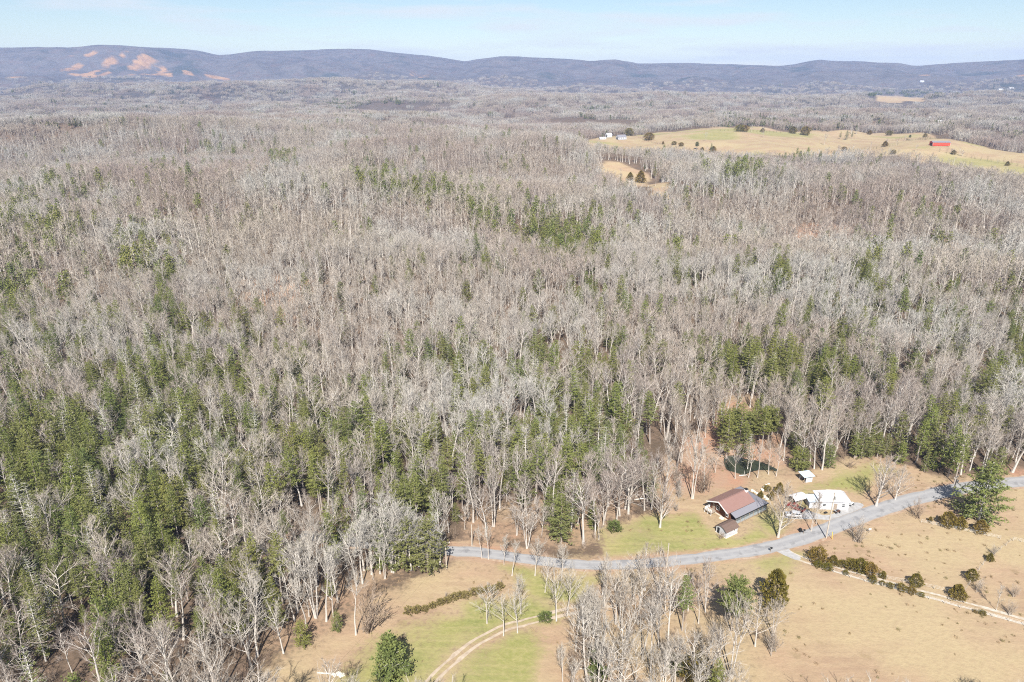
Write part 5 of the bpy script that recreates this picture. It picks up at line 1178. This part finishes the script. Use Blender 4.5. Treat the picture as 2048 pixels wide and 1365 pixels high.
# ------------------------------------------------------------------ poles, wires, fences, small things
POLES = []
def pole(bx, by, ty, label, arm=True, can=False, az=0.0):
    x, y, z, h = spot(bx, by, ty); t = thing('utility_pole', label, 'utility pole', (x, y, 0), az)
    m = MB(); m.tube([(0, 0, -.3), (0, 0, h * .5), (0, 0, h)], [.19, .165, .13], 9); part('shaft', m, M_POLE, t)
    if arm:
        m = MB(); m.box(-1.2, 1.2, .14, .25, h - .55, h - .42); part('crossarm', m, M_POLE, t)
        for q in (-1.1, 0, 1.1): m = MB(); m.tube([(q, .19, h - .42), (q, .19, h - .2)], [.06, .04], 6); part('insulator', m, M_WHITE, t)
    if can: m = MB(); m.tube([(0, -.45, h - 2.1), (0, -.45, h - 1.1)], .27, 10); m.tube([(0, -.45, h - 1.1), (0, -.45, h - 1.0)], [.27, .12], 10); part('transformer', m, M_STEEL, t)
    POLES.append(Vector((x, y, h - .2))); return t
pole(893, 1137, 1085, 'pale utility pole on the straw bank at the road bend', True, False, .3)
pole(1333, 1136, 1087, 'pale utility pole at the roadside edge of the grove', False)
pole(1652, 1077, 985, 'tall utility pole opposite the white gravel yard', True, True, .5)
pole(1903, 997, 953, 'utility pole with transformer near the huge pine', True, True, .5)
pole(944, 1092, 1050, 'brown utility pole across the road from the pale one', False)
def wire(a, b, sag, label):
    pts = [a.lerp(b, f) - Vector((0, 0, 4 * sag * f * (1 - f))) for f in np.linspace(0, 1, 14)]; m = MB(); m.tube([tuple(p) for p in pts], .012, 4, cap=False); tag(obj('power_line', m.mesh('power_line', M_BLACK)), label, 'cable')
wire(POLES[0], POLES[1], 1.2, 'sagging power line from straw bank pole to grove pole'); wire(POLES[1], POLES[2], 1.5, 'sagging power line from grove pole to tall pole'); wire(POLES[2], POLES[3], 1.0, 'sagging power line from tall pole to the huge pine')
wire(POLES[0], Vector((*GZ(560, 1520), 8.0)), 1.0, 'sagging power line from straw bank pole over the meadow')
M_YEL = mat('yellow_guard', (.75, .48, .05), .5, .3)
x, y = GZ(1664, 1079); t = thing('guy_wire', 'guy wire with yellow guard beside the tall utility pole', 'guy wire', (x, y, 0)); m = MB(); m.tube([(0, 0, 0), (-.25, .1, 2.4)], .09, 6); part('guard', m, M_YEL, t)
pv = POLES[2] - Vector((x, y, 0)); m = MB(); m.tube([(-.05, 0, .2), (pv.x * .8, pv.y * .8, pv.z * .8)], .012, 4); part('cable', m, M_STEEL, t)
def mailbox(px, py, label, col):
    x, y = GZ(px, py); t = thing('mailbox', label, 'mailbox', (x, y, 0), .35); m = MB(); m.box(-.06, .06, -.06, .06, 0, 1.05); part('post', m, M_WOOD, t)
    m = MB(); an = np.linspace(0, math.pi, 7); m.prism([(-.2, 1.05), (.2, 1.05)] + [(.2 * math.cos(q), 1.3 + .2 * math.sin(q)) for q in an], -.35, .35, 'x'); part('box', m, col, t); m = MB(); m.box(-.36, -.351, -.17, .17, 1.08, 1.42); part('lid', m, M_STEEL, t)
mailbox(1541, 1104, 'black mailbox at the mouth of the farm drive', M_BLACK); mailbox(1607, 1068, 'dark mailbox on the verge of the white house', M_BLACK); mailbox(1738, 1066, 'pale mailbox on the pasture verge', M_WHITE)
def bin_(px, py, label):
    x, y = GZ(px, py); t = thing('rubbish_bin', label, 'bin', (x, y, 0), .3); part('body', loft([[(a * .26, b * .28, 0) for a, b in ((-1, -1), (1, -1), (1, 1), (-1, 1))], [(a * .33, b * .36, 1.0) for a, b in ((-1, -1), (1, -1), (1, 1), (-1, 1))]]), M_BLACK, t)
    m = MB(); m.box(-.36, .38, -.39, .39, 1.0, 1.08); part('lid', m, M_BLACK, t); wheel(t, .28, -.3, .12, .06); wheel(t, .28, .3, .12, .06)
bin_(1600, 1064, 'black wheeled bin by the road before the white house')
def fence(label, pts, step=3.2):
    line = smooth_line([GZ(*p) for p in pts], step); x0, y0 = line[0]; t = thing('wire_fence', label, 'fence', (x0, y0, 0)); me = None
    for k, (x, y) in enumerate(line):
        if me is None: m = MB(); m.tube([(0, 0, -.2), (.02, 0, 1.3)], [.075, .06], 5); me = m.mesh('post', M_POLE)
        obj('post', me, t, (x - x0, y - y0, 0), random.uniform(0, 6))
    for z in (.45, .8, 1.15):
        m = MB(); m.tube([(x - x0, y - y0, z) for x, y in line], .008, 3, cap=False); part('strand', m, M_STEEL, t)
fence('wire fence with pale posts along the lower side of the farm drive', [(1640, 1137), (1700, 1156), (1800, 1183), (1920, 1217), (2048, 1252), (2150, 1280)])
fence('wire fence with pale posts along the upper side of the farm drive', [(1650, 1126), (1740, 1152), (1838, 1172), (1925, 1192)])
fence('wire fence line crossing the pasture past the cedars', [(1928, 1186), (1950, 1152), (1975, 1120), (2012, 1092), (2026, 1082), (2060, 1090)])
fence('wire fence line on the pasture below the huge pine', [(1842, 1046), (1890, 1056), (1950, 1068), (2000, 1079)])
# stones, fallen wood
def boulder(seed, r):
    rng = np.random.default_rng(seed); m = MB(); V_ = []; F = []; nu, nv = 7, 4
    for i in range(nv):
        th = math.pi * (.12 + .76 * i / (nv - 1))
        for j in range(nu): V_.append(np.array([math.sin(th) * math.cos(6.283 * j / nu), math.sin(th) * math.sin(6.283 * j / nu), math.cos(th) * .7]) * r * rng.uniform(.75, 1.15) + (0, 0, r * .35))
    F = [(i * nu + j, i * nu + (j + 1) % nu, (i + 1) * nu + (j + 1) % nu, (i + 1) * nu + j)[::-1] for i in range(nv - 1) for j in range(nu)] + [tuple(range(nu)), tuple(range(nv * nu - 1, (nv - 1) * nu - 1, -1))]; m.add(V_, F); return m.mesh('stone', M_CREAM)
ST = [boulder(k, .42 + .1 * k) for k in range(4)]
for i, (px, py) in enumerate([(1537, 969), (1532, 972), (1528, 976), (1525, 981), (1523, 986), (1525, 991), (1529, 995), (1534, 999), (1509, 985), (1513, 988), (1505, 983)]):
    x, y = GZ(px, py); o = obj('stone', ST[i % 4], None, (x, y, 0), i * 1.3); tag(o, 'pale garden stone in the curved edging behind the log house', 'stone', 'stones of the curved garden edging')
for i, (px, py) in enumerate([(664, 1350), (670, 1352), (677, 1349), (683, 1353), (688, 1351)]):
    x, y = GZ(px, py); o = obj('stone', ST[i % 4], None, (x, y, 0), i * 2.1); tag(o, 'white stone in the rubble heap on the meadow', 'stone', 'stones of the meadow rubble heap')
def log(p, q, r, label):
    a, b = GZ(*p), GZ(*q); d = Vector((b[0] - a[0], b[1] - a[1], 0)); t = thing('fallen_log', label, 'log', (*a, 0)); m = MB(); m.tube([(0, 0, r), (d.x * .5, d.y * .5 + .05, r * .9), (d.x, d.y, r * .7)], [r, r * .85, r * .55], 7); part('stem', m, M_DEADW, t)
    m = MB(); m.tube([(d.x * .6, d.y * .6, r), (d.x * .7, d.y * .7 + .5, r + .6), (d.x * .75, d.y * .75 + .7, r + 1.3)], [.07, .05, .02], 5); m.tube([(d.x * .35, d.y * .35, r), (d.x * .4, d.y * .4 + .4, r + .5)], [.06, .02], 5); part('branch', m, M_DEADW, t)
log((686, 1352), (634, 1347), .22, 'fallen white log beside the meadow rubble heap'); log((1478, 953), (1494, 951), .18, 'pale log at the outlet of the pond'); log((1255, 1003), (1296, 997), .2, 'fallen trunk at the wood edge above the lawn')
log((1190, 1346), (1160, 1338), .18, 'fallen branch at the foot of the grove'); single('brush', 2, 694, 1352, 1343, 'rusty bush at the end of the meadow rubble heap')
# ------------------------------------------------------------------ the air
hz = MB(); hz.box(-13000, 13000, -13000, 13000, float(GH.min()) - 1.0, float(np.nanmax(GH)) + 25)
M_HAZE = bpy.data.materials.new('haze_air'); M_HAZE.use_nodes = True; nt = M_HAZE.node_tree; nt.nodes.clear()
ho = nt.nodes.new('ShaderNodeOutputMaterial'); hv = nt.nodes.new('ShaderNodeVolumePrincipled')
hv.inputs['Color'].default_value = (.42, .58, .95, 1); hv.inputs['Density'].default_value = 7.5e-5; hv.inputs['Anisotropy'].default_value = .0
nt.links.new(hv.outputs['Volume'], ho.inputs['Volume'])
tag(obj('haze', hz.mesh('haze', M_HAZE)), 'thin blue air between the camera and the hills', kind='stuff')
